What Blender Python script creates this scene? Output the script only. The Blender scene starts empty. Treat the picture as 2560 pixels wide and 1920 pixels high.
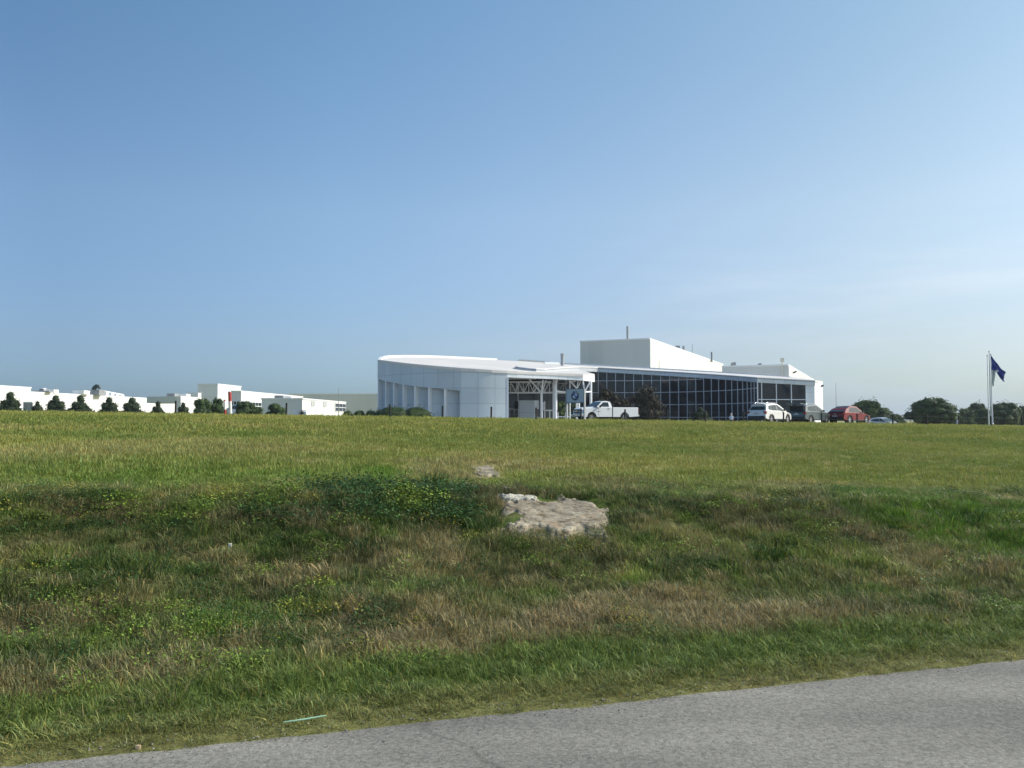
import bpy, bmesh, math, random
import numpy as np
from mathutils import Vector, Matrix
R = math.radians
rnd = random.Random(7)
scene = bpy.context.scene

# ------------------------------------------------------------------ camera
FPX = 2069.0; HOR = 1050.0
PITCH = math.atan((HOR - 960) / FPX)
EYE = 2.0
cam = bpy.data.cameras.new("camera"); camo = bpy.data.objects.new("camera", cam)
scene.collection.objects.link(camo); scene.camera = camo
cam.sensor_width = 36; cam.lens = 36 * FPX / 2560
cam.clip_start = 0.1; cam.clip_end = 20000
camo.location = (0, 0, EYE); camo.rotation_euler = (R(90) + PITCH, 0, 0)

# ------------------------------------------------------------------ sky, sun, exposure
SUN_EL = R(34); SUN_AZ = R(5)              # azimuth measured from +x towards +y
world = bpy.data.worlds.new("World"); scene.world = world; world.use_nodes = True
wn = world.node_tree.nodes; wl = world.node_tree.links; wn.clear()
sky = wn.new('ShaderNodeTexSky'); sky.sky_type = 'NISHITA'; sky.sun_disc = False
sky.sun_elevation = SUN_EL; sky.sun_rotation = R(90) - SUN_AZ
sky.altitude = 0; sky.air_density = 1.0; sky.dust_density = 1.2; sky.ozone_density = 2.2
tc = wn.new('ShaderNodeTexCoord')
# thin streaky cloud low in the sky
mp = wn.new('ShaderNodeMapping'); mp.inputs['Scale'].default_value = (1.6, 1.6, 12)
mp.inputs['Rotation'].default_value = (0, R(3), 0)
nz = wn.new('ShaderNodeTexNoise'); nz.inputs['Scale'].default_value = 1.6; nz.inputs['Detail'].default_value = 7; nz.inputs['Roughness'].default_value = .55
cr = wn.new('ShaderNodeValToRGB'); cr.color_ramp.elements[0].position = .46; cr.color_ramp.elements[1].position = .78
sx = wn.new('ShaderNodeSeparateXYZ')
mr = wn.new('ShaderNodeMapRange'); mr.inputs['From Min'].default_value = .24; mr.inputs['From Max'].default_value = .12
mx_ = wn.new('ShaderNodeMapRange'); mx_.inputs['From Min'].default_value = -.25; mx_.inputs['From Max'].default_value = .5
m1 = wn.new('ShaderNodeMath'); m1.operation = 'MULTIPLY'; m2 = wn.new('ShaderNodeMath'); m2.operation = 'MULTIPLY'
m3 = wn.new('ShaderNodeMath'); m3.operation = 'MULTIPLY'; m3.inputs[1].default_value = .38
mixc = wn.new('ShaderNodeMixRGB'); mixc.inputs['Color2'].default_value = (6.6, 7.1, 7.6, 1)
bg = wn.new('ShaderNodeBackground'); bg.inputs['Strength'].default_value = .11
wo = wn.new('ShaderNodeOutputWorld')
wl.new(tc.outputs['Generated'], mp.inputs['Vector']); wl.new(mp.outputs['Vector'], nz.inputs['Vector'])
wl.new(nz.outputs['Fac'], cr.inputs['Fac']); wl.new(tc.outputs['Generated'], sx.inputs['Vector'])
wl.new(sx.outputs['Z'], mr.inputs['Value']); wl.new(sx.outputs['X'], mx_.inputs['Value'])
wl.new(cr.outputs['Color'], m1.inputs[0]); wl.new(mr.outputs['Result'], m1.inputs[1])
wl.new(m1.outputs[0], m2.inputs[0]); wl.new(mx_.outputs['Result'], m2.inputs[1]); wl.new(m2.outputs[0], m3.inputs[0])
wl.new(sky.outputs['Color'], mixc.inputs['Color1']); wl.new(m3.outputs[0], mixc.inputs['Fac'])
# brighter hazy glow on the sun side, deeper blue away from it and greyer blue near the horizon
gx = wn.new('ShaderNodeMapRange'); gx.inputs['From Min'].default_value = -.48; gx.inputs['From Max'].default_value = .42; gx.clamp = True
gxm = wn.new('ShaderNodeValToRGB'); gq = gxm.color_ramp.elements
gq[0].position = 0; gq[0].color = (.515, .673, .72, 1); gq[1].position = 1; gq[1].color = (.875, .935, .805, 1)
for p_, c_ in ((.31, (.70, .87, .875, 1)), (.53, (.805, .93, .90, 1)), (.76, (.86, .94, .86, 1))): k_ = gq.new(p_); k_.color = c_
gzm = wn.new('ShaderNodeValToRGB'); ge = gzm.color_ramp.elements
ge[0].position = 0; ge[0].color = (.53, .545, .745, 1); ge[1].position = .45; ge[1].color = (.91, .91, .91, 1)
for p_, c_ in ((.08, (.675, .615, .75, 1)), (.24, (.97, .845, .855, 1))): k_ = ge.new(p_); k_.color = c_
ga = wn.new('ShaderNodeMixRGB'); ga.blend_type = 'MULTIPLY'; ga.inputs['Fac'].default_value = 1
gb = wn.new('ShaderNodeMixRGB'); gb.blend_type = 'MULTIPLY'; gb.inputs['Fac'].default_value = 1
wl.new(sx.outputs['X'], gx.inputs['Value']); wl.new(gx.outputs['Result'], gxm.inputs['Fac']); wl.new(sx.outputs['Z'], gzm.inputs['Fac'])
wl.new(mixc.outputs['Color'], ga.inputs['Color1']); wl.new(gxm.outputs['Color'], ga.inputs['Color2']); wl.new(ga.outputs['Color'], gb.inputs['Color1']); wl.new(gzm.outputs['Color'], gb.inputs['Color2'])
hzr = wn.new('ShaderNodeMapRange'); hzr.inputs['From Min'].default_value = -.01; hzr.inputs['From Max'].default_value = .10; hzr.interpolation_type = 'SMOOTHSTEP'
hzm = wn.new('ShaderNodeMixRGB'); hzm.inputs['Color1'].default_value = (1.29, 1.54, 1.74, 1); hzm.inputs['Color2'].default_value = (1.5, 1.5, 1.5, 1)
gc = wn.new('ShaderNodeMixRGB'); gc.blend_type = 'MULTIPLY'; gc.inputs['Fac'].default_value = 1
wl.new(sx.outputs['Z'], hzr.inputs['Value']); wl.new(hzr.outputs['Result'], hzm.inputs['Fac']); wl.new(gb.outputs['Color'], gc.inputs['Color1']); wl.new(hzm.outputs['Color'], gc.inputs['Color2'])
wl.new(gc.outputs['Color'], bg.inputs['Color']); wl.new(bg.outputs['Background'], wo.inputs['Surface'])
sl = bpy.data.lights.new("sun", 'SUN'); sl.energy = 3.6; sl.angle = R(.5); sl.color = (1, .95, .87)
so = bpy.data.objects.new("sun", sl); scene.collection.objects.link(so); so.location = (60, 0, 60)
sd = Vector((math.cos(SUN_EL) * math.cos(SUN_AZ), math.cos(SUN_EL) * math.sin(SUN_AZ), math.sin(SUN_EL)))
so.rotation_euler = sd.to_track_quat('Z', 'Y').to_euler()
vs = scene.view_settings; vs.view_transform = 'Standard'; vs.look = 'None'; vs.exposure = 0.46; vs.gamma = 1
scene.cycles.max_bounces = 6; scene.cycles.transparent_max_bounces = 8
scene.cycles.use_denoising = True

# ------------------------------------------------------------------ helpers
def W(px, py, Y):
    """world point seen at photo pixel (px,py) at distance Y in front of the camera: used to measure real sizes"""
    u = (px - 1280) / FPX; v = (960 - py) / FPX
    dy = math.cos(PITCH) - v * math.sin(PITCH); dz = v * math.cos(PITCH) + math.sin(PITCH)
    k = Y / dy
    return Vector((u * k, Y, EYE + dz * k))
def U(px, Y): return W(px, 1050, Y).x
def Z(py, Y): return W(1280, py, Y).z

def mat(name, col, rough=.6, metal=0, noise=0, nscale=3, bump=0, bscale=20, spec=.5, coat=0, brick=None, col2=None, mort=.72):
    m = bpy.data.materials.new(name); m.use_nodes = True; nt = m.node_tree; N = nt.nodes; L = nt.links
    b = N['Principled BSDF']
    b.inputs['Roughness'].default_value = rough; b.inputs['Metallic'].default_value = metal
    b.inputs['Specular IOR Level'].default_value = spec
    b.inputs['Coat Weight'].default_value = coat
    b.inputs['Base Color'].default_value = (*col, 1)
    geo = N.new('ShaderNodeNewGeometry')
    src = None
    if noise or col2:
        n = N.new('ShaderNodeTexNoise'); n.inputs['Scale'].default_value = nscale; n.inputs['Detail'].default_value = 5
        L.new(geo.outputs['Position'], n.inputs['Vector'])
        mx = N.new('ShaderNodeMixRGB')
        c2 = col2 or tuple(c * (1 - noise) for c in col)
        mx.inputs['Color1'].default_value = (*col, 1); mx.inputs['Color2'].default_value = (*c2, 1)
        r = N.new('ShaderNodeMapRange'); r.inputs['From Min'].default_value = .35; r.inputs['From Max'].default_value = .65
        L.new(n.outputs['Fac'], r.inputs['Value']); L.new(r.outputs['Result'], mx.inputs['Fac'])
        src = mx.outputs['Color']
    if brick:
        uv = N.new('ShaderNodeUVMap'); uv.uv_map = 'UVMap'
        bt = N.new('ShaderNodeTexBrick'); bt.offset = 0; bt.inputs['Scale'].default_value = 1
        bt.inputs['Brick Width'].default_value = brick[0]; bt.inputs['Row Height'].default_value = brick[1]
        bt.inputs['Mortar Size'].default_value = brick[2]; bt.inputs['Mortar Smooth'].default_value = 0
        bt.inputs['Color1'].default_value = (1, 1, 1, 1); bt.inputs['Color2'].default_value = (.93, .93, .93, 1)
        bt.inputs['Mortar'].default_value = (mort, mort, mort, 1)
        L.new(uv.outputs['UV'], bt.inputs['Vector'])
        mu = N.new('ShaderNodeMixRGB'); mu.blend_type = 'MULTIPLY'; mu.inputs['Fac'].default_value = 1
        mu.inputs['Color1'].default_value = (*col, 1)
        if src: L.new(src, mu.inputs['Color1'])
        L.new(bt.outputs['Color'], mu.inputs['Color2']); src = mu.outputs['Color']
    if src: L.new(src, b.inputs['Base Color'])
    if bump:
        n2 = N.new('ShaderNodeTexNoise'); n2.inputs['Scale'].default_value = bscale; n2.inputs['Detail'].default_value = 6
        L.new(geo.outputs['Position'], n2.inputs['Vector'])
        bp = N.new('ShaderNodeBump'); bp.inputs['Strength'].default_value = 1; bp.inputs['Distance'].default_value = bump
        L.new(n2.outputs['Fac'], bp.inputs['Height']); L.new(bp.outputs['Normal'], b.inputs['Normal'])
    return m

def link(o): scene.collection.objects.link(o); return o
def tag(o, label=None, cat=None, group=None, kind=None):
    if label: o['label'] = label
    if cat: o['category'] = cat
    if group: o['group'] = group
    if kind: o['kind'] = kind
    return o
def empty(name, loc, label, cat, group=None, rz=0):
    o = bpy.data.objects.new(name, None); link(o); o.location = loc; o.rotation_euler = (0, 0, rz)
    o.empty_display_size = .3
    return tag(o, label, cat, group)

class MB:
    """collects faces; build() links them as one mesh object (world coordinates are moved into the parent's frame)"""
    def __init__(s): s.v = []; s.f = []; s.uv = {}
    def quad(s, *p, uv=None):
        n = len(s.v); s.v += [tuple(q) for q in p]; s.f.append(tuple(range(n, n + len(p))))
        if uv: s.uv[len(s.f) - 1] = uv
    def box(s, c, size, rz=0, M=None):
        cx, cy, cz = c; a, b, d = (q / 2 for q in size); n = len(s.v)
        for X in (-a, a):
            for Y in (-b, b):
                for Zz in (-d, d):
                    if M is not None:
                        p = M @ Vector((X, Y, Zz)); s.v.append((cx + p.x, cy + p.y, cz + p.z))
                    else:
                        s.v.append((cx + X * math.cos(rz) - Y * math.sin(rz), cy + X * math.sin(rz) + Y * math.cos(rz), cz + Zz))
        for f in ((0, 1, 3, 2), (4, 6, 7, 5), (0, 4, 5, 1), (2, 3, 7, 6), (0, 2, 6, 4), (1, 5, 7, 3)):
            s.f.append(tuple(n + i for i in f))
    def bar(s, p, q, w, h=None):
        p = Vector(p); q = Vector(q); d = q - p; h = h or w
        M = d.to_track_quat('X', 'Z').to_matrix()
        s.box((p + q) / 2, (d.length, w, h), M=M)
    def tube(s, pts, rad, n=8, cap=True):
        pts = [Vector(p) for p in pts]; rad = rad if isinstance(rad, (list, tuple)) else [rad] * len(pts)
        base = len(s.v)
        for i, p in enumerate(pts):
            d = (pts[min(i + 1, len(pts) - 1)] - pts[max(i - 1, 0)])
            q = d.to_track_quat('Z', 'Y')
            for k in range(n):
                a = 2 * math.pi * k / n
                w_ = q @ Vector((rad[i] * math.cos(a), rad[i] * math.sin(a), 0)); s.v.append(tuple(p + w_))
        for i in range(len(pts) - 1):
            for k in range(n):
                a = base + i * n + k; b = base + i * n + (k + 1) % n
                s.f.append((a, b, b + n, a + n))
        if cap:
            s.f.append(tuple(base + k for k in reversed(range(n))))
            s.f.append(tuple(base + (len(pts) - 1) * n + k for k in range(n)))
    def prism(s, poly, z0, z1):
        """vertical prism; z0/z1 numbers or functions of (x,y)"""
        f0 = z0 if callable(z0) else (lambda x, y: z0); f1 = z1 if callable(z1) else (lambda x, y: z1)
        n = len(s.v); m = len(poly)
        s.v += [(x, y, f0(x, y)) for x, y in poly] + [(x, y, f1(x, y)) for x, y in poly]
        s.f.append(tuple(n + m + i for i in range(m))); s.f.append(tuple(n + i for i in reversed(range(m))))
        L = 0
        for i in range(m):
            j = (i + 1) % m; d = math.dist(poly[i], poly[j])
            s.f.append((n + i, n + j, n + m + j, n + m + i))
            s.uv[len(s.f) - 1] = [(L, s.v[n + i][2]), (L + d, s.v[n + j][2]), (L + d, s.v[n + m + j][2]), (L, s.v[n + m + i][2])]
            L += d
    def ribbon(s, pts, z0, z1, th, flip=1):
        """thick curved wall along plan points"""
        m = len(pts); N_ = []
        for i in range(m):
            a = Vector(pts[max(i - 1, 0)]); b = Vector(pts[min(i + 1, m - 1)]); d = (b - a).normalized()
            N_.append(Vector((-d.y, d.x)) * flip)
        n = len(s.v); L = [0]
        for i in range(1, m): L.append(L[-1] + math.dist(pts[i], pts[i - 1]))
        for i, (x, y) in enumerate(pts):
            ix, iy = x + N_[i].x * th, y + N_[i].y * th
            s.v += [(x, y, z0[i]), (x, y, z1[i]), (ix, iy, z0[i]), (ix, iy, z1[i])]
        for i in range(m - 1):
            a = n + 4 * i; b = a + 4
            for f in ((a, b, b + 1, a + 1), (a + 2, a + 3, b + 3, b + 2), (a + 1, b + 1, b + 3, a + 3), (a, a + 2, b + 2, b)):
                s.f.append(f)
                s.uv[len(s.f) - 1] = [(L[(q - n) // 4], s.v[q][2]) for q in f]
        s.f.append((n, n + 1, n + 3, n + 2)); e = n + 4 * (m - 1); s.f.append((e, e + 2, e + 3, e + 1))
    def build(s, name, m, parent=None, smooth=None, world=True, bevel=0):
        me = bpy.data.meshes.new(name)
        off = Vector((0, 0, 0))
        if parent is not None and world:
            off = parent.location.copy()
            if parent.parent is not None: off = off + parent.parent.location
        me.from_pydata([(x - off.x, y - off.y, z - off.z) for x, y, z in s.v], [], s.f)
        uvl = me.uv_layers.new(name='UVMap')
        for p in me.polygons:
            u = s.uv.get(p.index)
            for k, li in enumerate(p.loop_indices):
                if u: uvl.data[li].uv = u[k]
                else:
                    c = me.vertices[me.loops[li].vertex_index].co; uvl.data[li].uv = (c.x + c.y, c.z)
        bm = bmesh.new(); bm.from_mesh(me)
        bmesh.ops.recalc_face_normals(bm, faces=bm.faces)
        bm.to_mesh(me); bm.free()
        if smooth:
            me.polygons.foreach_set('use_smooth', [True] * len(me.polygons)); me.set_sharp_from_angle(angle=R(smooth))
        for mm in (m if isinstance(m, (list, tuple)) else [m]): me.materials.append(mm)
        o = bpy.data.objects.new(name, me); link(o)
        if parent is not None: o.parent = parent
        if bevel:
            b = o.modifiers.new('bevel', 'BEVEL'); b.width = bevel; b.segments = 2; b.limit_method = 'ANGLE'
        return o

# ------------------------------------------------------------------ value noise (numpy)
def _h(i, j, seed):
    n = (i.astype(np.int64) * 374761393 + j.astype(np.int64) * 668265263 + seed * 1442695041) & 0xffffffff
    n = ((n ^ (n >> 13)) * 1274126177) & 0xffffffff
    return ((n ^ (n >> 16)) & 0xffff) / 65535.0
def vn(x, y, seed=0):
    xi = np.floor(x); yi = np.floor(y); fx = x - xi; fy = y - yi
    fx = fx * fx * (3 - 2 * fx); fy = fy * fy * (3 - 2 * fy)
    a = _h(xi, yi, seed); b = _h(xi + 1, yi, seed); c = _h(xi, yi + 1, seed); d = _h(xi + 1, yi + 1, seed)
    return (a * (1 - fx) + b * fx) * (1 - fy) + (c * (1 - fx) + d * fx) * fy
def fbm(x, y, seed=0, o=4):
    s = 0; a = .5; t = 0
    for k in range(o):
        s = s + a * vn(x * 2 ** k + 17.3 * k, y * 2 ** k - 9.1 * k, seed + k); t += a; a *= .55
    return s / t
def sstep(a, b, x):
    q = np.clip((x - a) / (b - a), 0, 1); return q * q * (3 - 2 * q)

# ------------------------------------------------------------------ terrain
CA, SA = math.cos(R(16.7)), math.sin(R(16.7))
def ts(x, y): return x * CA + y * SA, -x * SA + y * CA
def xy(t, s): return t * CA - s * SA, t * SA + s * CA
EDGE = 5.55
def height(x, y, noise=True):
    x = np.asarray(x, float); y = np.asarray(y, float)
    t, s = ts(x, y)
    w = .35 * (fbm(t * .35, s * 0 + 3, 5) - .5) * 2
    sl = np.interp(t, [-40, -4, 3, 7, 12, 20, 60], [11, 11, 11.3, 10.8, 9.8, 9.4, 9.4]) + w
    zl = np.interp(t, [-60, -4, 3, 8, 12, 20, 60, 200], [1.6, 1.08, .95, .72, .54, .46, .2, .1])
    zc = np.clip(2.23 - .0135 * t, .4, 4)
    q = np.clip((s - 6.5) / (sl - 6.5), 0, 1)
    p = np.interp(t, [-5, 6, 12], [1.9, 1.9, 1.25])
    z = .04 + (zl - .04) * q ** p
    q2 = np.clip((s - sl) / (49 - sl), 0, 1)
    zf = zl + (zc - zl) * q2 ** .95
    z = np.where(s > sl, zf, z)
    zb = np.clip(1.9 - .0085 * x, .6, 3.5)
    z = z + (zb - z) * sstep(49.5, 54, s)
    z = z - .6 * sstep(76, 90, s)
    z = np.where(s < 6.5, np.interp(s, [5.2, 5.5, 6.5], [-.06, .012, .04]), z)
    z = np.where(s < -7, np.interp(s, [-9, -7], [.1, -.05]), z)
    if noise:
        bank = sstep(6.3, 8, s) * (1 - sstep(11, 12.5, s)); fld = sstep(11, 13, s) * (1 - sstep(47, 50, s))
        z = z + bank * (.26 * (fbm(x * 1.1, y * 1.1, 11) - .5) + .1 * (fbm(x * 4, y * 4, 15, 2) - .5))
        z = z + fld * (.14 * (fbm(x * .35, y * .35, 21) - .5) + .05 * (fbm(x * 1.6, y * 1.6, 22, 2) - .5))
        z = z + .015 * sstep(5.6, 6, s) * (vn(x * 5, y * 5, 3) - .5)
    return z
def hz(x, y, noise=False): return float(height(np.array([x]), np.array([y]), noise)[0])

def project(x, y, z):
    dy = np.maximum(y, .5); a = x / dy; b = (z - EYE) / dy
    den = math.cos(PITCH) + b * math.sin(PITCH)
    return 1280 + FPX * a / den, 960 - FPX * (b * math.cos(PITCH) - math.sin(PITCH)) / den

GREEN = np.array([.185, .235, .05]); OLIVE = np.array([.30, .305, .078]); DARK = np.array([.06, .10, .022])
TAN = np.array([.36, .29, .15]); BLUEG = np.array([.125, .178, .042]); BRIGHT = np.array([.13, .23, .03]); YEL = np.array([.30, .30, .11])
BROWN = np.array([.18, .15, .08])
# patches of dry, lush or dark growth: centre (t,s), radii, colour, strength
def patch_list():
    L = []
    def P(px, py, rx, ry, col, w):
        k = (py - HOR) / FPX
        # where that spot of ground is: march along the view ray
        for Y in np.arange(4, 60, .05):
            q = W(px, py, Y)
            if q.z < hz(q.x, q.y): break
        Y = float(Y); rt = rx / FPX * Y
        q2 = None
        for Y2 in np.arange(4, 60, .05):
            q2 = W(px, py - ry, Y2)
            if q2.z < hz(q2.x, q2.y): break
        rs = max(abs(float(Y2) - Y), .25)
        L.append((q.x, q.y, rt, rs, col, w))
    P(1150, 1575, 430, 70, TAN, .85); P(1750, 1525, 360, 60, TAN, .85); P(300, 1690, 300, 45, TAN, .7)
    P(2380, 1420, 200, 50, TAN, .7); P(120, 1540, 130, 50, TAN, .6); P(230, 1290, 120, 35, BROWN, .8)
    P(620, 1310, 140, 30, BROWN, .5); P(820, 1290, 80, 35, BROWN, .7); P(1400, 1440, 160, 40, TAN, .5)
    P(2150, 1235, 230, 22, TAN, .6); P(1180, 1228, 150, 16, BROWN, .8); P(1120, 1190, 120, 14, TAN, .5)
    P(1560, 1215, 160, 18, BROWN, .45); P(1950, 1300, 200, 50, BROWN, .45); P(1200, 1165, 200, 14, TAN, .45)
    P(960, 1190, 60, 20, BRIGHT, .9); P(2400, 1275, 300, 45, BRIGHT, .9); P(620, 1540, 180, 55, BRIGHT, .7)
    P(1380, 1400, 190, 40, DARK, .55); P(1050, 1310, 100, 50, DARK, .6); P(320, 1440, 130, 60, BLUEG, .7)
    P(1980, 1480, 170, 45, BLUEG, .7); P(2080, 1390, 140, 50, GREEN, .7); P(150, 1330, 140, 30, DARK, .5)
    P(1900, 1370, 120, 50, GREEN, .6); P(2500, 1480, 140, 40, BLUEG, .5); P(1250, 1500, 150, 40, BLUEG, .5)
    P(600, 1200, 400, 22, BRIGHT, .45); P(1250, 1105, 500, 20, GREEN, .3); P(450, 1120, 300, 18, TAN, .25)
    P(2200, 1115, 300, 18, OLIVE, .4); P(120, 1140, 200, 18, TAN, .2); P(760, 1420, 160, 50, BROWN, .4)
    return L
PATCH = patch_list()
def tint(x, y):
    t, s = ts(x, y)
    n1 = fbm(x * .5, y * .5, 31); n2 = fbm(x * .16 + 4, y * .16, 33); n3 = fbm(x * 1.8, y * 1.8, 35, 3)
    def lerp(a, b, k): return a + (b - a) * k[:, None]
    c = lerp(np.tile(GREEN, (len(x), 1)), OLIVE, sstep(.3, .7, n2 * .5 + n1 * .5))
    c = lerp(c, TAN, .42 * sstep(.5, .75, n1 * .55 + n3 * .45))
    bank = sstep(6.4, 7.0, s) * (1 - sstep(11, 12.4, s + (n1 - .5) * 2.5))
    cb = lerp(np.tile(GREEN * 1.1, (len(x), 1)), DARK, sstep(.45, .62, n1))
    cb = lerp(cb, BLUEG, sstep(.5, .6, fbm(x * .9, y * .9, 41)))
    cb = lerp(cb, TAN, .62 * sstep(.52, .66, fbm(x * 1.25 + 7, y * 1.25, 43)))
    cb = lerp(cb, BROWN, .3 * sstep(.56, .66, fbm(x * 1.6, y * 1.6 + 5, 45)))
    cb = lerp(cb, TAN * .9, .55 * sstep(.52, .62, fbm(x * 3.1 + 2, y * 3.1, 47, 3)))
    cb = lerp(cb, DARK, .6 * sstep(.55, .65, fbm(x * 3.4, y * 3.4 + 9, 48, 3)))
    cb = cb * 1.16
    slx = np.interp(t, [-40, -4, 3, 7, 12, 20, 60], [11, 11, 11.3, 10.8, 9.8, 9.4, 9.4])
    lip = sstep(-1.3, -.7, s - slx + (n3 - .5) * .5) * (1 - sstep(-.1, .25, s - slx + (n1 - .5) * .9)) * (1 - sstep(9, 14, t) * .6)
    cb = lerp(cb, DARK * 1.1, .62 * lip)  # dark weeds under the lip plus the steep face's shade, in the tint
    c = lerp(c, cb, bank)
    far = sstep(38, 49, s); c = lerp(c, OLIVE * 1.15, far * .7)
    for (cx, cy, rt, rs, col, w) in PATCH:
        dx = (x - cx) * CA + (y - cy) * SA; dy = -(x - cx) * SA + (y - cy) * CA
        d = (dx / rt) ** 2 + (dy / rs) ** 2 + (n3 - .5) * 2.2 + (n1 - .5)
        c = lerp(c, col, w * (1 - sstep(.5, 1.4, d)))
    vb = sstep(5.75, 5.95, s + (n1 - .5) * .3) * (1 - sstep(6.5, 6.9, s + (n1 - .5) * .6))
    c = lerp(c, BLUEG * 1.1, .75 * vb)
    ve = 1 - sstep(5.7, 6.05, s + (n1 - .5) * .4)
    c = lerp(c, YEL * .85, .75 * ve)
    return np.clip(c * (.85 + .3 * n3)[:, None], .008, .6)

# ground sheet
def spaced(a, segs):
    out = [a]
    for end, step in segs:
        while out[-1] < end - 1e-6:
            out.append(min(end, out[-1] + (step(out[-1]) if callable(step) else step)))
    return np.array(out)
tt = spaced(-2500, [(-300, 220), (-60, 20), (-16, 1.0), (22, .14), (60, 1.0), (300, 20), (2500, 220)])
ss = spaced(-2500, [(-100, 240), (-10, 9), (5, 1.5), (14, .11), (24, .3), (56, .8), (120, 3), (400, 28), (4200, 380)])
T_, S_ = np.meshgrid(tt, ss); X_, Y_ = T_.ravel() * CA - S_.ravel() * SA, T_.ravel() * SA + S_.ravel() * CA
Z_ = height(X_, Y_); nt_, ns_ = len(tt), len(ss)
gi = np.arange(nt_ * ns_).reshape(ns_, nt_)
gf = np.stack([gi[:-1, :-1], gi[:-1, 1:], gi[1:, 1:], gi[1:, :-1]], -1).reshape(-1, 4)
gm = bpy.data.meshes.new('ground'); gm.from_pydata(np.stack([X_, Y_, Z_], 1).tolist(), [], gf.tolist())
gm.polygons.foreach_set('use_smooth', [True] * len(gm.polygons))
ca = gm.color_attributes.new('tint', 'FLOAT_COLOR', 'POINT')
tc_ = tint(X_, Y_) * np.array([.85, .8, .85]); ca.data.foreach_set('color', np.concatenate([tc_, np.ones((len(tc_), 1))], 1).ravel())
gmat = bpy.data.materials.new('turf_soil'); gmat.use_nodes = True
N = gmat.node_tree.nodes; L = gmat.node_tree.links; b = N['Principled BSDF']; b.inputs['Roughness'].default_value = .95; b.inputs['Specular IOR Level'].default_value = .1
at = N.new('ShaderNodeAttribute'); at.attribute_name = 'tint'; geo = N.new('ShaderNodeNewGeometry')
n1 = N.new('ShaderNodeTexNoise'); n1.inputs['Scale'].default_value = 9; n1.inputs['Detail'].default_value = 8; n1.inputs['Roughness'].default_value = .7
L.new(geo.outputs['Position'], n1.inputs['Vector'])
mr_ = N.new('ShaderNodeMapRange'); mr_.inputs['From Min'].default_value = .3; mr_.inputs['From Max'].default_value = .7; mr_.inputs['To Min'].default_value = .55; mr_.inputs['To Max'].default_value = 1.35
mu = N.new('ShaderNodeMixRGB'); mu.blend_type = 'MULTIPLY'; mu.inputs['Fac'].default_value = 1
L.new(n1.outputs['Fac'], mr_.inputs['Value']); L.new(at.outputs['Color'], mu.inputs['Color1']); L.new(mr_.outputs['Result'], mu.inputs['Color2'])
L.new(mu.outputs['Color'], b.inputs['Base Color'])
bp = N.new('ShaderNodeBump'); bp.inputs['Distance'].default_value = .06; L.new(n1.outputs['Fac'], bp.inputs['Height']); L.new(bp.outputs['Normal'], b.inputs['Normal'])
gm.materials.append(gmat); go = link(bpy.data.objects.new('ground', gm)); tag(go, kind='structure')

# road
rmat = bpy.data.materials.new('worn_asphalt'); rmat.use_nodes = True
N = rmat.node_tree.nodes; L = rmat.node_tree.links; b = N['Principled BSDF']; b.inputs['Roughness'].default_value = .9; b.inputs['Specular IOR Level'].default_value = .25
geo = N.new('ShaderNodeNewGeometry')
nA = N.new('ShaderNodeTexNoise'); nA.inputs['Scale'].default_value = 40; nA.inputs['Detail'].default_value = 6; nA.inputs['Roughness'].default_value = .75
nB = N.new('ShaderNodeTexNoise'); nB.inputs['Scale'].default_value = 1.1; nB.inputs['Detail'].default_value = 5
mpR = N.new('ShaderNodeMapping'); mpR.inputs['Rotation'].default_value = (0, 0, R(-16.7)); mpR.inputs['Scale'].default_value = (.35, 1, 1)
L.new(geo.outputs['Position'], nA.inputs['Vector']); L.new(geo.outputs['Position'], mpR.inputs['Vector']); L.new(mpR.outputs['Vector'], nB.inputs['Vector'])
r1 = N.new('ShaderNodeValToRGB'); e = r1.color_ramp.elements; e[0].position = .3; e[0].color = (.10, .096, .085, 1); e[1].position = .7; e[1].color = (.35, .335, .295, 1)
r2 = N.new('ShaderNodeValToRGB'); e = r2.color_ramp.elements; e[0].position = .35; e[0].color = (.74, .74, .74, 1); e[1].position = .65; e[1].color = (1.18, 1.17, 1.13, 1)
vor = N.new('ShaderNodeTexVoronoi'); vor.feature = 'DISTANCE_TO_EDGE'; vor.inputs['Scale'].default_value = .17
nW = N.new('ShaderNodeTexNoise'); nW.inputs['Scale'].default_value = 2.5; nW.inputs['Detail'].default_value = 4
vm = N.new('ShaderNodeVectorMath'); vm.operation = 'MULTIPLY_ADD'; vm.inputs[1].default_value = (.5, .5, .5)
L.new(geo.outputs['Position'], nW.inputs['Vector']); L.new(nW.outputs['Color'], vm.inputs[0]); L.new(geo.outputs['Position'], vm.inputs[2]); L.new(vm.outputs[0], vor.inputs['Vector'])
r3 = N.new('ShaderNodeMapRange'); r3.inputs['From Min'].default_value = 0; r3.inputs['From Max'].default_value = .007; r3.inputs['To Min'].default_value = .72; r3.inputs['To Max'].default_value = 1
L.new(vor.outputs['Distance'], r3.inputs['Value'])
mA = N.new('ShaderNodeMixRGB'); mA.blend_type = 'MULTIPLY'; mA.inputs['Fac'].default_value = 1
mB = N.new('ShaderNodeMixRGB'); mB.blend_type = 'MULTIPLY'; mB.inputs['Fac'].default_value = 1
L.new(nA.outputs['Fac'], r1.inputs['Fac']); L.new(nB.outputs['Fac'], r2.inputs['Fac'])
L.new(r1.outputs['Color'], mA.inputs['Color1']); L.new(r2.outputs['Color'], mA.inputs['Color2'])
L.new(mA.outputs['Color'], mB.inputs['Color1']); L.new(r3.outputs['Result'], mB.inputs['Color2']); L.new(mB.outputs['Color'], b.inputs['Base Color'])
bp = N.new('ShaderNodeBump'); bp.inputs['Distance'].default_value = .008; L.new(nA.outputs['Fac'], bp.inputs['Height']); L.new(bp.outputs['Normal'], b.inputs['Normal'])
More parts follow.
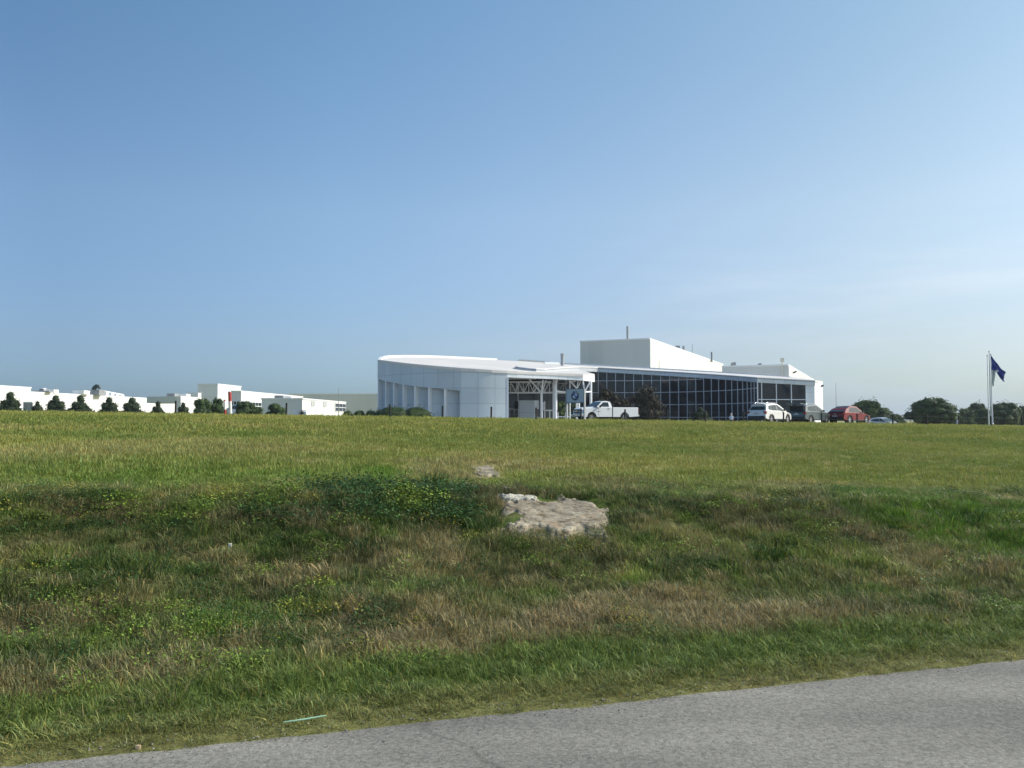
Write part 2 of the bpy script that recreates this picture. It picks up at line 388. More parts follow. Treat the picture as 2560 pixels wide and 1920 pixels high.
rt = spaced(-400, [(-20, 10), (25, .1), (400, 10)])
rs = np.array([-7.5, -4, 0, 2, 3.5, 4.5, 5.0, 5.3, 5.5])
A_, B_ = np.meshgrid(rt, rs); A_ = A_.ravel(); B_ = B_.ravel().copy()
wob = (fbm(A_ * 1.3, A_ * 0, 51) - .5) * .3 + (vn(A_ * 6, A_ * 0, 52) - .5) * .12
B_ = np.where(B_ > 5.4, B_ + wob + .05, B_)
zr = .012 + np.where(B_ > 5.2, -.0, 0) + .01 * (fbm(A_ * .3, B_ * .3, 53) - .5)
zr = np.where(np.arange(len(A_)) >= len(rt) * 8, zr - .012, zr)
gi = np.arange(len(rt) * len(rs)).reshape(len(rs), len(rt))
rf = np.stack([gi[:-1, :-1], gi[:-1, 1:], gi[1:, 1:], gi[1:, :-1]], -1).reshape(-1, 4)
rx_, ry_ = A_ * CA - B_ * SA, A_ * SA + B_ * CA
rm = bpy.data.meshes.new('road'); rm.from_pydata(np.stack([rx_, ry_, zr], 1).tolist(), [], rf.tolist()); rm.materials.append(rmat)
rm.polygons.foreach_set('use_smooth', [True] * len(rm.polygons))
tag(link(bpy.data.objects.new('road', rm)), kind='structure')

# parking area behind the crest of the field
pk_mat = mat('parking_asphalt', (.11, .11, .105), .9, noise=.3, nscale=.6, bump=.005, bscale=60)
pt = np.arange(12, 84, 3.0); ps = np.arange(56.0, 76, 2.0)
A_, B_ = np.meshgrid(pt, ps); A_ = A_.ravel(); B_ = B_.ravel(); px_, py_ = A_ * CA - B_ * SA, A_ * SA + B_ * CA
pz = height(px_, py_, False) + .012
gi = np.arange(len(pt) * len(ps)).reshape(len(ps), len(pt))
pf = np.stack([gi[:-1, :-1], gi[:-1, 1:], gi[1:, 1:], gi[1:, :-1]], -1).reshape(-1, 4)
pm = bpy.data.meshes.new('parking_lot'); pm.from_pydata(np.stack([px_, py_, pz], 1).tolist(), [], pf.tolist()); pm.materials.append(pk_mat)
tag(link(bpy.data.objects.new('parking_lot', pm)), kind='structure')

# paved forecourt round the visitor centre
pv_mat = mat('forecourt_concrete', (.42, .41, .39), .85, noise=.2, nscale=.4, bump=.004, bscale=50)
pt = np.arange(-6, 110, 4.0); ps = np.arange(88.0, 150, 4.0)
A_, B_ = np.meshgrid(pt, ps); A_ = A_.ravel(); B_ = B_.ravel(); px_, py_ = A_ * CA - B_ * SA, A_ * SA + B_ * CA
pz = height(px_, py_, False) + .05
gi = np.arange(len(pt) * len(ps)).reshape(len(ps), len(pt))
pf = np.stack([gi[:-1, :-1], gi[:-1, 1:], gi[1:, 1:], gi[1:, :-1]], -1).reshape(-1, 4)
pm = bpy.data.meshes.new('pavement'); pm.from_pydata(np.stack([px_, py_, pz], 1).tolist(), [], pf.tolist()); pm.materials.append(pv_mat)
tag(link(bpy.data.objects.new('pavement', pm)), kind='structure')

# ================================================================== buildings
M_panel = mat('blue_grey_metal_panel', (.54, .61, .66), .4, metal=.1, noise=.10, nscale=.25, brick=(2.3, 2.1, .045))
M_white = mat('white_cladding', (.80, .80, .78), .5, noise=.05, nscale=.3, brick=(6, 4, .02), mort=.85)
M_cream = mat('cream_cladding', (.68, .68, .64), .55, noise=.04, nscale=.2, brick=(3.2, 20, .012), mort=.93)
M_roof = mat('pale_roof_membrane', (.66, .63, .60), .8, noise=.1, nscale=.15)
M_rim = mat('white_metal_trim', (.84, .85, .85), .35, noise=.04, nscale=1)
M_steel = mat('white_painted_steel', (.80, .83, .86), .4, noise=.05, nscale=2)
M_galv = mat('galvanised_steel', (.42, .44, .45), .4, metal=.5, noise=.2, nscale=2)
M_glass = mat('dark_glazing', (.014, .020, .027), .05, spec=.5, noise=.5, nscale=.35, bump=.02, bscale=.5)
M_glass2 = mat('grey_lobby_glazing', (.09, .12, .14), .12, spec=.5, noise=.4, nscale=.5)
M_dark = mat('dark_parts_and_shade', (.03, .032, .035), .7, noise=.3)
M_mull = mat('mullion_aluminium', (.62, .64, .68), .4, noise=.04)
M_greyduct = mat('weathered_ductwork', (.33, .34, .35), .6, noise=.3, nscale=1.5)
AX = Vector((math.sin(R(24)), math.cos(R(24)), 0)); AL = Vector((-math.cos(R(24)), math.sin(R(24)), 0))

def ray_hit(px, p, d):
    """distance along plan line p+k*d where it is crossed by the sight line of column px"""
    u = (px - 1280) / FPX
    return (p[0] - u * p[1]) / (u * d[1] - d[0])

# ---- visitor centre
vc = empty('visitor_center', (10, 120, 1.0), 'sweeping silver visitor centre with tilted oval roof, columned canopy and curved dark glass wall', 'building')
zd = lambda x, y: EYE + 7.43 - .065 * (x + 11.5) + .1 * (y - 113)
zw = lambda x, y: EYE + 7.54 - .055 * (x - 25) + .076 * (y - 140)
bays = [943.5, 962.5, 982.4, 1005.9, 1034.8, 1070, 1109.9, 1152]
P = [(U(1152, 111), 111.0)]
for px in reversed(bays[:-1]):
    u = (px - 1280) / FPX; x0, y0 = P[-1]; best = None
    for k in range(0, 400):
        y = y0 + k * .01
        if math.hypot(u * y - x0, y - y0) >= 2.45: best = y; break
    P.append((u * best, best))
P.reverse()
base_z = .9
cutpx = lambda px: float(np.interp(px, [943.5, 1005.9, 1070, 1110, 1152], [948, 962, 969, 972.5, 977]))
drum = P + [(U(px, Y), Y) for px, Y in [(1190, 111.0), (1230, 111.3), (1268, 112.0)]]
nb = len(P)
mb = MB()
mb.ribbon(P, [Z(cutpx(px), p[1]) for px, p in zip(bays, P)], [zd(*p) for p in P], .25)
mb.ribbon(drum[nb - 1:], [base_z] * 4, [zd(*p) for p in drum[nb - 1:]], .25)
mb.build('curved_wall', M_panel, vc, smooth=40)
# recessed bays with fins
ins = []
for i in range(nb):
    a = Vector(P[max(i - 1, 0)]); b_ = Vector(P[min(i + 1, nb - 1)]); d = (b_ - a).normalized(); ins.append(Vector((-d.y, d.x)))
for i in range(nb - 1):
    za = Z(cutpx(bays[i]), P[i][1]); zb_ = Z(cutpx(bays[i + 1]), P[i + 1][1])
    p = Vector(P[i]); q = Vector(P[i + 1])
    a = p + ins[i] * .5; b_ = q + ins[i + 1] * 1.9
    m = MB(); m.ribbon([tuple(a), tuple(b_)], [base_z] * 2, [za + .6, zb_ + .6], .12); m.build('bay_panel', M_panel, vc)
    m = MB(); f0 = p + ins[i] * .02; f1 = p + ins[i] * 1.6; d = (q - p).normalized() * .22
    m.prism([tuple(f0), tuple(f0 + d), tuple(f1 + d), tuple(f1)], base_z, za + .02); m.build('fin', M_rim, vc)
m = MB(); q = Vector(P[-1]); m.prism([tuple(q + ins[-1] * .02), tuple(q + ins[-1] * 1.7), tuple(q + ins[-1] * 1.7 + Vector((-.15, 0))), tuple(q + ins[-1] * .02 + Vector((-.15, 0)))], base_z, Z(977, 111)); m.build('fin', M_panel, vc)
# canopy band
can = [(U(px, Y), Y) for px, Y in [(1268, 112.0), (1296, 112.7), (1321, 113.5), (1348, 114.3), (1372, 115.0), (1394, 115.6), (1417, 116.15), (1437, 116.6), (1458, 117)]]
M_fascia = mat('silver_fascia', (.74, .79, .83), .35, metal=.15, noise=.06, brick=(1.35, 3, .03))
m = MB(); m.ribbon(can, [zd(*p) - .84 for p in can], [zd(*p) - .06 for p in can], .3); m.build('canopy_fascia', M_fascia, vc, smooth=40)
e0 = Vector(can[-1]); k = ray_hit(1487, can[-1], AX); e1 = Vector((e0.x + AX.x * k, e0.y + AX.y * k))
m = MB(); m.prism([(e0.x + .003, e0.y), (e1.x, e1.y), (e1.x - .25, e1.y + .1), (e0.x - .25, e0.y + .1)], lambda x, y: zd(e0.x, e0.y) - .84, lambda x, y: zd(e0.x, e0.y) + .02); m.build('canopy_end', M_rim, vc)
# oval roof
backrim = [(U(px, Y), Y) for px, Y in [(1375, 165.5), (1300, 163.5), (1240, 161), (1160, 157.5), (1100, 154), (1050, 149.5), (1010, 144.5), (980, 139.5), (960, 134.5), (949, 129.5), (944.5, 124.5)]]
off = .12
frontr = [(x, y - off) for x, y in drum[:-1] + can]
roofpoly = frontr + [(e1.x, e1.y), (10, 150)] + backrim
m = MB(); m.prism(roofpoly, lambda x, y: zd(x, y) - .3, lambda x, y: zd(x, y)); m.build('oval_roof', M_roof, vc)
# white rim along the front and the tall parapet round the back
m = MB(); m.ribbon(frontr, [zd(*p) + .003 for p in frontr], [zd(*p) + .09 for p in frontr], .3); m.build('roof_edge', M_rim, vc, smooth=40)
br = backrim[2:][::-1] ; br = [(P[0][0], P[0][1])] + br
m = MB(); m.ribbon(br, [zd(*p) - .1 for p in br], [zd(*p) + .08 + .2 * min(1, i / 3) for i, p in enumerate(br)], .5, -1); m.build('back_parapet', M_rim, vc, smooth=40)
br2 = backrim[:3][::-1]
m = MB(); m.ribbon(br2, [zd(*p) - .1 for p in br2], [zd(*p) + .42, zd(*br2[1]) + .36, zd(*br2[2]) + .3], .5); m.build('back_parapet', M_galv, vc)  # right stretch of the rim: its shadowed edge is painted as darker grey
# closed back of the oval hall
bw = [(P[0][0], P[0][1])] + backrim[::-1][:]
m = MB(); m.ribbon([(x * .995 + .2, y - .3) for x, y in bw[1:]], [base_z] * 11, [zd(x, y) - .25 for x, y in bw[1:]], .2, -1); m.build('back_wall', M_panel, vc, smooth=40)

# glass wall curve
gpx = [1652.3, 1674.8, 1696.9, 1718.4, 1740, 1759.9, 1779, 1797.3, 1814.9, 1830, 1844.7, 1857.5, 1868.9, 1878.7, 1886.5, 1892.5]
G = [(U(1652.3, 140.5), 140.5)]
for i, px in enumerate(gpx[1:]):
    u = (px - 1280) / FPX; x0, y0 = G[-1]; ch = 1.62 if i < 14 else 1.1; y = y0
    while math.hypot(u * y - x0, y - y0) < ch and y > y0 - 2: y -= .005
    G.append((u * y, y))
gl = []
for px in [1372, 1394, 1415, 1435.5, 1456, 1475.5, 1496, 1517.4, 1539.5, 1561.8, 1584.6, 1607.3, 1629.7]:
    Y = float(np.interp(px, [1372, 1496, 1652], [141.5, 142, 140.5])); gl.append((U(px, Y), Y))
G = gl + G
GE = G[-1]
def shift(pts, d):
    out = []
    for i, p in enumerate(pts):
        a = Vector(pts[max(i - 1, 0)]); b_ = Vector(pts[min(i + 1, len(pts) - 1)]); t_ = (b_ - a).normalized(); n_ = Vector((-t_.y, t_.x))
        out.append((p[0] + n_.x * d, p[1] + n_.y * d))
    return out
m = MB(); m.ribbon(G, [base_z] * len(G), [zw(*p) for p in G], .12); m.build('curtain_wall_glass', M_glass, vc)
rows = [Z(951.2, 140.5), Z(981, 140.5), Z(1012, 140.5), Z(1043.5, 140.5)]
Gs = shift(G, -.03)
m = MB()
for p in Gs[:-1]: m.bar((p[0], p[1], base_z), (p[0], p[1], zw(*p)), .13, .1)
for zr_ in rows:
    for a, b_ in zip(Gs[:-1], Gs[1:]):
        if zr_ < min(zw(*a), zw(*b_)): m.bar((*a, zr_), (*b_, zr_), .1, .09)
m.build('mullion_grid', M_mull, vc)
# second glazed bay
Yb = GE[1]; w2 = [(U(px, Yb - .2 + .006 * (px - 1893)), Yb - .2 + .006 * (px - 1893)) for px in [1894.5, 1904.7, 1941.6, 1979, 2015.6, 2037.5]]
H2 = lambda px_, p: Z(px_, p[1])
m = MB(); m.ribbon(w2[:5], [base_z] * 5, [zw(*p) for p in w2[:5]], .12); m.build('side_glass', M_glass, vc)
w2s = [(x, y - .04) for x, y in w2]
m = MB()
for i, p in enumerate(w2s[:5]): m.bar((p[0], p[1], base_z), (p[0], p[1], zw(*p)), .24 if i == 0 else .15, .12)
for yy in (998.8, 1038): m.bar((*w2s[0], Z(yy, Yb)), (*w2s[4], Z(yy, Yb)), .13, .1)
m.build('mullion_grid', M_steel, vc)
m = MB(); m.ribbon(w2[4:], [base_z] * 2, [zw(*p) for p in w2[4:]], .3); m.build('end_panel', M_fascia, vc)
c0 = w2[-1]; c1 = (U(2058, 126), 126.0)
m = MB(); m.prism([(c0[0] + .004, c0[1]), c1, (c1[0] - .3, c1[1]), (c0[0] - .3, c0[1] + .1)], base_z, lambda x, y: zw(x, y) + .62); m.build('end_wall', M_white, vc)
# fascia along the glass and the wing roof
leaf = [(U(px, Y), Y) for px, Y in [(1288, 123), (1300, 120.2), (1320, 118.2), (1341, 117.6), (1362, 118.6), (1382, 121.5), (1405, 126.5), (1430, 132.5), (1455, 137.5), (1477, 140.2)]]
Gf = shift(G, -.35)
gfront = leaf + Gf[6:-1] + [(GE[0] - .1, GE[1] - .55)] + [(x, y - .3) for x, y in w2[1:]]
TH = .68
def fth(i): return TH if i >= 8 else TH * (.45 + .55 * i / 8)
zw0 = zw
RZ = {}
for i, p in enumerate(leaf[:9]):
    d_ = zd(*p) + .3 - (zw0(*p) + TH); RZ[i] = d_ * (1 if i < 4 else max(0, 1 - (i - 4) / 5))
lz = {(round(p[0], 3), round(p[1], 3)): RZ[i] for i, p in enumerate(leaf) if i in RZ}
def zw(x, y):
    best = 0
    for (a, c), r_ in lz.items():
        if abs(a - x) < .02 and abs(c - y) < .12: best = r_
    if y > 125 and x < 1.5: best = -.3
    if 130 < y < 145 and x < 4: best = -.15
    return zw0(x, y) + best
M_fas2 = mat('satin_fascia', (.62, .66, .70), .32, metal=.35, noise=.05, brick=(1.6, 3, .03))
m = MB(); m.ribbon(gfront, [zw(*p) + (TH - fth(i)) for i, p in enumerate(gfront)], [zw(*p) + TH - .02 for p in gfront], .3); m.build('glass_wall_fascia', M_fas2, vc, smooth=30)
wback = [(c1[0], c1[1]), (U(2010, 129), 129), (U(1974, 134), 134), (U(1900, 141), 141), (U(1830, 147), 147), (U(1760, 150), 150), (U(1626, 155), 155), (U(1500, 158), 158), (U(1400, 160), 160), (U(1360, 158), 158), (U(1318, 142), 142), (U(1292, 130), 130)]
wbs = {(round(a, 2), round(b_, 2)) for a, b_ in wback[1:9]}
zr2 = lambda x, y: zw(x, y) + TH + (.3 if (round(x, 2), round(y, 2)) in wbs else 0)
m = MB(); m.prism(gfront + wback, lambda x, y: zr2(x, y) - .16, zr2); m.build('wing_roof', M_roof, vc)
gl2 = [(x, y - .05) for x, y in gfront]
m = MB(); m.ribbon(gl2, [zw(*p) + TH + .003 for p in gl2], [zw(*p) + TH + .1 for p in gl2], .35); m.build('roof_edge', M_rim, vc, smooth=30)
wb = wback[:10]
m = MB(); m.ribbon(wb, [base_z] * 10, [zw(*p) + TH + (.02, .1, .42, .46, .5, .5, .5, .5, .5, .5)[i] for i, p in enumerate(wb)], .3, 1); m.build('rear_parapet_wall', M_fascia, vc, smooth=30)
# slab edge behind the glass (hides nothing, gives the lobby a floor and a back)
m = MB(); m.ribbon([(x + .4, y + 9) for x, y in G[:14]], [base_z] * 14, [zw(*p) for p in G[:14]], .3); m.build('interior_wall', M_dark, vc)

# ---- entrance under the canopy
yb = 125.0
def bx(px0, px1, y0, y1, Y, dep, name, m_, par=vc):
    a, c = U(px0, Y), U(px1, Y); z1 = Z(y0, Y); z0 = base_z if y1 is None else Z(y1, Y)
    q = MB(); q.box(((a + c) / 2, Y + dep / 2, (z0 + z1) / 2), (c - a, dep, z1 - z0)); return q.build(name, m_, par)
bx(1268, 1392, 940, None, 131, .3, 'lobby_glass', M_glass2)
bx(1270, 1335, 942, 983, 129.5, .3, 'lobby_recess_shade', M_dark)  # flat dark panel: shade behind the truss is put into its colour
bx(1286, 1295.5, 1003, 1022, 126, .1, 'door_transom_glass', M_dark)
# jamb beside the curved wall
bx(1266.5, 1271.5, 944, None, 111.95, .5, 'door_jamb', M_steel)
# doors
for a, c in ((1275.5, 1285), (1288, 1294.5)):
    d = bx(a, c, 1025, None, 126.4, .08, 'door', M_glass)
q = MB(); Yd = 126.2
for px in (1274.5, 1286.3, 1295.2): q.bar((U(px, Yd), Yd, base_z), (U(px, Yd), Yd, Z(1022 if px < 1290 else 984, Yd)), .17, .15)
q.bar((U(1272, Yd), Yd, Z(1022.5, Yd)), (U(1295, Yd), Yd, Z(1022.5, Yd)), .15, .25); q.build('door_frame', M_steel, vc)
# panelled boxes inside the entrance
bx(1296, 1335.7, 1001, None, 122, 4, 'vestibule_box', M_panel)
bx(1335.9, 1347.3, 1001, 1022, 122.2, 4, 'vestibule_pale_box', M_fascia)  # the vestibule's lighter right face, built as a separate paler box
q = MB()
for px in (1337, 1341.6): q.bar((U(px, 122.1), 122.1, base_z), (U(px, 122.1), 122.1, Z(1022, 122.1)), .12)
q.bar((U(1337, 122.1), 122.1, Z(1043, 122.1)), (U(1347, 122.1), 122.1, Z(1043, 122.1)), .1); q.build('vestibule_frame', M_steel, vc)
bx(1355, 1363, 1005, 1026, 122.6, 2, 'vestibule_pale_box', M_fascia)
bx(1361, 1363.3, 1003, None, 122.5, .3, 'door_jamb', M_steel)
q = MB(); Ye = 121.5
q.bar((U(1364, Ye), Ye, Z(1026, Ye)), (U(1383, Ye), Ye, Z(1026, Ye)), .2, .2); q.bar((U(1374.5, Ye), Ye, base_z), (U(1374.5, Ye), Ye, Z(1026, Ye)), .17); q.build('door_frame', M_steel, vc)
q = MB()
for i in range(12):
    px = 1340 + i * 3.4; q.bar((U(px, 130.8), 130.8, base_z), (U(px, 130.8), 130.8, Z(984, 130.8)), .06)
q.build('lobby_mullions', M_greyduct, vc)
# truss beams
q = MB(); Yt = 121.0
def zt(py): return Z(py, Yt)
for py, px1 in ((955, 1378), (982, 1420), (946.5, 1340)): q.bar((U(1272, Yt), Yt, zt(py)), (U(px1, Yt), Yt, zt(py)), .18, .2)
xs = [1276, 1291, 1296, 1309, 1322, 1335, 1347, 1360, 1374]
for i, px in enumerate(xs):
    q.bar((U(px, Yt), Yt, zt(955)), (U(px, Yt), Yt, zt(982)), .09)
    if i < len(xs) - 1:
        a, c = (955, 982) if i % 2 == 0 else (982, 955)
        q.bar((U(px, Yt), Yt + .1, zt(a)), (U(xs[i + 1], Yt), Yt + .1, zt(c)), .1)
q.build('truss', M_steel, vc)
q = MB(); Yt = 127.0
for py in (958, 979): q.bar((U(1280, Yt), Yt, Z(py, Yt)), (U(1420, Yt), Yt, Z(py, Yt)), .16)
for i in range(12):
    px = 1282 + i * 11.5; a, c = (958, 979) if i % 2 else (979, 958)
    q.bar((U(px, Yt), Yt, Z(a, Yt)), (U(px + 11.5, Yt), Yt, Z(c, Yt)), .1); q.bar((U(px, Yt), Yt, Z(958, Yt)), (U(px, Yt), Yt, Z(979, Yt)), .08)
q.build('truss', M_greyduct, vc)
# round rooflight ducts in the canopy recess
q = MB()
for px, py in ((1278, 968), (1300, 966)): q.tube([(U(px, 126.5), 126, Z(py, 126)), (U(px + 6, 126.5), 128.5, Z(py + 6, 126))], .5, 10)
q.build('duct', M_galv, vc)
# tree-like columns
def column(px, Y, ytop, r=.17, arms=()):
    x = U(px, Y); c = MB(); c.tube([(x, Y, base_z), (x, Y, Z(ytop, Y))], r, 10)
    for apx, apy, dy in arms: c.tube([(x, Y, Z(ytop + 2, Y)), (U(apx, Y), Y + dy, Z(apy, Y))], r * .62, 8)
    c.build('canopy_column', M_steel, vc, smooth=40)
column(1353.6, 118.0, 981, .19, ((1323, 947, .3), (1357.5, 950, -.2), (1366, 950, 1.6)))
column(1383, 120.5, 956, .1)
column(1388.6, 117.8, 962, .26, ((1391.5, 950, 0), (1386, 950, 1.5)))
column(1424.8, 121.0, 954, .1, ((1440, 952, 0),))
column(1441.4, 119.5, 974, .12, ((1446, 952, 0), (1453, 953, 1)))
column(1446.8, 119.2, 974, .17, ((1424, 951, 0), (1455, 973, .6)))
column(1461.6, 117.6, 978, .16, ((1458, 953, 0), (1476, 953, 0)))
column(1477.4, 120.0, 953, .18)
q = MB()
q.bar((U(1461.6, 118), 118, Z(980, 118)), (U(1477.4, 119.9), 119.9, Z(979, 119.9)), .2)
q.build('cross_beam', M_steel, vc); q = MB()
q.bar((U(1388.6, 118.2), 118.2, Z(977.5, 118.2)), (U(1420, 120.6), 120.6, Z(981, 120.6)), .2)
q.build('cross_beam', M_steel, vc); q = MB()
for a, c, y in ((1392, 1426, 1042),): q.bar((U(a, 118.5), 118.5, Z(y, 118.5)), (U(c, 118.5), 118.5, Z(y, 118.5)), .12)
for px in (1396, 1414): q.bar((U(px, 118.6), 118.6, base_z), (U(px, 118.6), 118.6, Z(1030, 118.6)), .09)
q.build('handrail', M_steel, vc)
# dark block of the foyer behind the hedge
bx(1392, 1480, 992, None, 133, .3, 'foyer_glass', M_glass)
bx(1392, 1480, 962, 992.5, 134, .3, 'foyer_upper_glass', M_glass2)
q = MB(); q.tube([(U(1406.5, 150), 150, zd(8, 150) - 1), (U(1406.5, 150), 150, Z(884.5, 150))], .33, 12); q.tube([(U(1406.5, 150), 150, Z(886, 150)), (U(1406.5, 150), 150, Z(884, 150))], .42, 12)
q.build('exhaust_stack', M_galv, vc, smooth=40)

# ---- boxy halls
def block(name, label, cat, cpx, Yc, ztop, rpx, lpx=None, llen=25, ax=AX, al=AL, m_=None, group=None, z0=.6, zbot=None, wall='wall'):
    c = (U(cpx, Yc), Yc); k = ray_hit(rpx, c, ax); r_ = (c[0] + ax[0] * k, c[1] + ax[1] * k)
    ll = ray_hit(lpx, c, al) if lpx is not None else llen
    l_ = (c[0] + al[0] * ll, c[1] + al[1] * ll); o_ = (l_[0] + r_[0] - c[0], l_[1] + r_[1] - c[1])
    root = empty(name, (c[0], c[1], z0), label, cat, group)
    poly = [c, r_, o_, l_]
    m = MB(); m.prism(poly, z0 if zbot is None else zbot, ztop - .25); m.build(wall, m_ or M_cream, root)
    m = MB(); g = [((p[0] - c[0]) * 1.0 + c[0], p[1]) for p in poly]
    cx = sum(p[0] for p in poly) / 4; cy = sum(p[1] for p in poly) / 4
    ex = [(cx + (p[0] - cx) * (1 + .12 / max(abs(p[0] - cx), 3)), cy + (p[1] - cy) * (1 + .12 / max(abs(p[1] - cy), 3))) for p in poly]
    m.prism(ex, ztop - .25, ztop); m.build('roof', M_rim, root)
    root_info[root.name] = (c, ax, al)
    return root
root_info = {}
def on_face(root, face, px, py):
    c, ax, al = root_info[root.name]; d = ax if face == 'r' else al
    k = ray_hit(px, c, d); x, y = c[0] + d[0] * k, c[1] + d[1] * k
    return (x, y, Z(py, y))
def window(root, face, pxa, pxb, ya, yb, nx=2, ny=2, m_=None, frame=True, w=.12):
    c, ax, al = root_info[root.name]; n = (-Vector(al[:2]).normalized() if face == 'r' else -Vector(ax[:2]).normalized()) * .06
    a = on_face(root, face, pxa, ya); b_ = on_face(root, face, pxb, ya); z0 = on_face(root, face, pxa, yb)[2]; z1 = a[2]
    m = MB(); m.prism([(a[0] + n.x, a[1] + n.y), (b_[0] + n.x, b_[1] + n.y), (b_[0] - n.x, b_[1] - n.y), (a[0] - n.x, a[1] - n.y)], z0, z1)
    o = m.build('window', m_ or M_glass, root)
    if frame:
        m = MB(); A = Vector((a[0] + n.x * 1.6, a[1] + n.y * 1.6, 0)); B = Vector((b_[0] + n.x * 1.6, b_[1] + n.y * 1.6, 0))
        for i in range(nx + 1):
            p = A.lerp(B, i / nx); m.bar((p.x, p.y, z0), (p.x, p.y, z1), w)
        for j in range(ny + 1):
            zz = z0 + (z1 - z0) * j / ny; m.bar((A.x, A.y, zz), (B.x, B.y, zz), w)
        m.build('frame', M_steel, o)
    return o
def unit(root, name, px, Y, y0, y1, wpx, m_, rnd_=False, dep=2.0):
    m = MB(); x = U(px, Y); w_ = wpx / FPX * Y; z1 = Z(y0, Y); z0 = Z(y1, Y)
    if rnd_: m.tube([(x, Y, z0), (x, Y, z1)], w_ / 2, 14)
    else: m.box((x, Y, (z0 + z1) / 2), (w_, dep, z1 - z0))
    return m.build(name, m_, root, smooth=40)

h1 = block('tall_hall', 'tall white windowless hall rising behind the middle of the glass wing', 'building', 1627, 166, Z(845, 166), 1809, 1451, m_=M_cream)
unit(h1, 'exhaust_stack', 1570.5, 176, 816, 847, 6.5, M_galv, True)
unit(h1, 'roof_unit', 1695, 215, 865, 880, 9, M_greyduct); unit(h1, 'exhaust_stack', 1711, 208, 865, 885, 7, M_galv, True)
unit(h1, 'antenna', 1732.5, 215, 860, 888, 1.6, M_galv, True); unit(h1, 'exhaust_stack', 1781, 225, 880, 905, 4.5, M_greyduct, True)
unit(h1, 'downpipe', 1649, 169.2, 901, 925, 2, M_cream, True)
h2 = block('low_hall', 'lower white hall with one pitched-looking side behind the right end of the glass wing', 'building', 1974, 150, Z(910.5, 150), 2046, 1806, m_=M_cream)
unit(h2, 'roof_vent', 1835, 165, 906.5, 914, 6, M_greyduct); unit(h2, 'roof_vent', 1901, 160, 908.5, 913, 6, M_greyduct, dep=1)
q = MB()
a = on_face(h2, 'l', 1955.5, 896); q.tube([(a[0], a[1] - .3, Z(945, a[1])), (a[0], a[1] - .3, a[2])], .13, 8)
q.box((a[0], a[1] - .3, a[2] - .3), (.55, .5, .7)); q.build('siren_mast', mat('cream_paint', (.75, .72, .6), .5, noise=.1), h2)
for face, px, py in (('r', 1982.5, 930.5),):
    a = on_face(h2, face, px, py); q = MB(); q.box((a[0] + .35, a[1] - .2, a[2]), (.7, .25, .25), M=Matrix.Rotation(R(-25), 3, 'Y')); q.build('security_camera', M_dark, h2)
q = MB(); q.box((c1[0] - .55, c1[1] - 1, Z(966, c1[1])), (.6, .25, .25), M=Matrix.Rotation(R(-20), 3, 'Y')); q.build('security_camera', M_dark, vc)

# ---- factory halls on the left
FX = (.05, 1.0, 0); FL = (-1.0, .05, 0)
f1 = block('factory_hall', 'long white factory wall with the highest roofline at the left edge of the photo', 'building', -80, 160.8, EYE + 7.13, 76, ax=FX, al=FL, m_=M_white)
f2 = block('factory_hall', 'long low white factory hall with a white tank and ducts on its roof', 'building', 74, 180, EYE + 6.2, 440, ax=FX, al=FL, m_=M_white, llen=40)
f2a = block('loading_annex', 'small grey annex in shade between the first two trees at the left', 'building', 80, 158, Z(1004, 158), 84, 58, ax=FX, al=FL, m_=M_greyduct)
q = MB(); x_ = U(94, 186); z_ = EYE + 6.2
q.tube([(x_, 188, z_), (x_, 188, z_ + .5), (x_, 188, z_ + .55), (x_, 188, z_ + 1.0)], [.75, .75, .62, .55], 16); q.build('tank', M_rim, f2, smooth=30)
unit(f2, 'roof_unit', 108, 188, 972.5, 977.5, 11, M_greyduct); unit(f2, 'roof_unit', 106, 186, 977, 981, 42, M_greyduct)
unit(f2, 'roof_unit', 130, 189, 974, 983, 18, M_rim); unit(f2, 'antenna', 138, 186, 965, 981, 1.4, M_greyduct, True)
f3 = block('stair_penthouse', 'small box-shaped penthouse with a grey front standing on the long low factory roof', 'building', 208, 199, Z(976, 199), 224, 181, ax=FX, al=FL, m_=M_white, z0=EYE + 6.2)
unit(f2, 'cooling_unit', 240, 206, 975, 989, 28, M_greyduct, dep=3)
q = MB(); x_ = U(238, 206)
q.tube([(x_ - .6, 206, Z(975, 206)), (x_ - .3, 206, Z(969, 206)), (x_ + .2, 206, Z(965, 206)), (x_ + .7, 206, Z(966, 206)), (x_ + 1, 206, Z(972, 206))], [.5, .55, .5, .4, .3], 10); q.build('exhaust_hood', mat('dark_green_metal', (.03, .05, .04), .5, noise=.3), f2, smooth=40)
q = MB()
for i in range(4): q.box((U(262 + i * 13, 212 + i * 3), 212 + i * 3, Z(984 + i * 1.6, 212)), (1.1, 1.4, 1.1))
q.bar((U(256, 214), 214, Z(978, 214)), (U(304, 222), 222, Z(987, 222)), .8, .3); q.build('duct', M_rim, f2)
f4 = block('dispatch_building', 'white building with a grey overhanging loading canopy facing the field', 'building', 451, 150, Z(990.5, 150), 503, 438, ax=FX, al=FL, m_=M_white)
c_, _, _ = root_info[f4.name]; k = ray_hit(367, c_, FL)
q = MB(); a = (U(438, 150) - .02, 150); kk = U(367, 152)
q.prism([(kk, 151.8), (a[0], 150.02), (a[0], 157), (kk, 158)], Z(1007, 150), Z(991, 150)); q.build('loading_canopy', M_cream, f4)
unit(f4, 'roof_unit', 431, 156, 984, 992, 20, M_greyduct); unit(f4, 'roof_unit', 457, 158, 985, 993, 26, M_rim)
f5 = block('tower_block', 'tallest boxy white block of the left factory with a grey shaded front', 'building', 543, 210, Z(959, 210), 602, 494, ax=FX, al=FL, m_=M_white)
unit(f5, 'roof_unit', 485, 200, 982, 1000, 26, M_rim); unit(f5, 'vent', 500, 208, 979, 990, 4, M_galv, True)
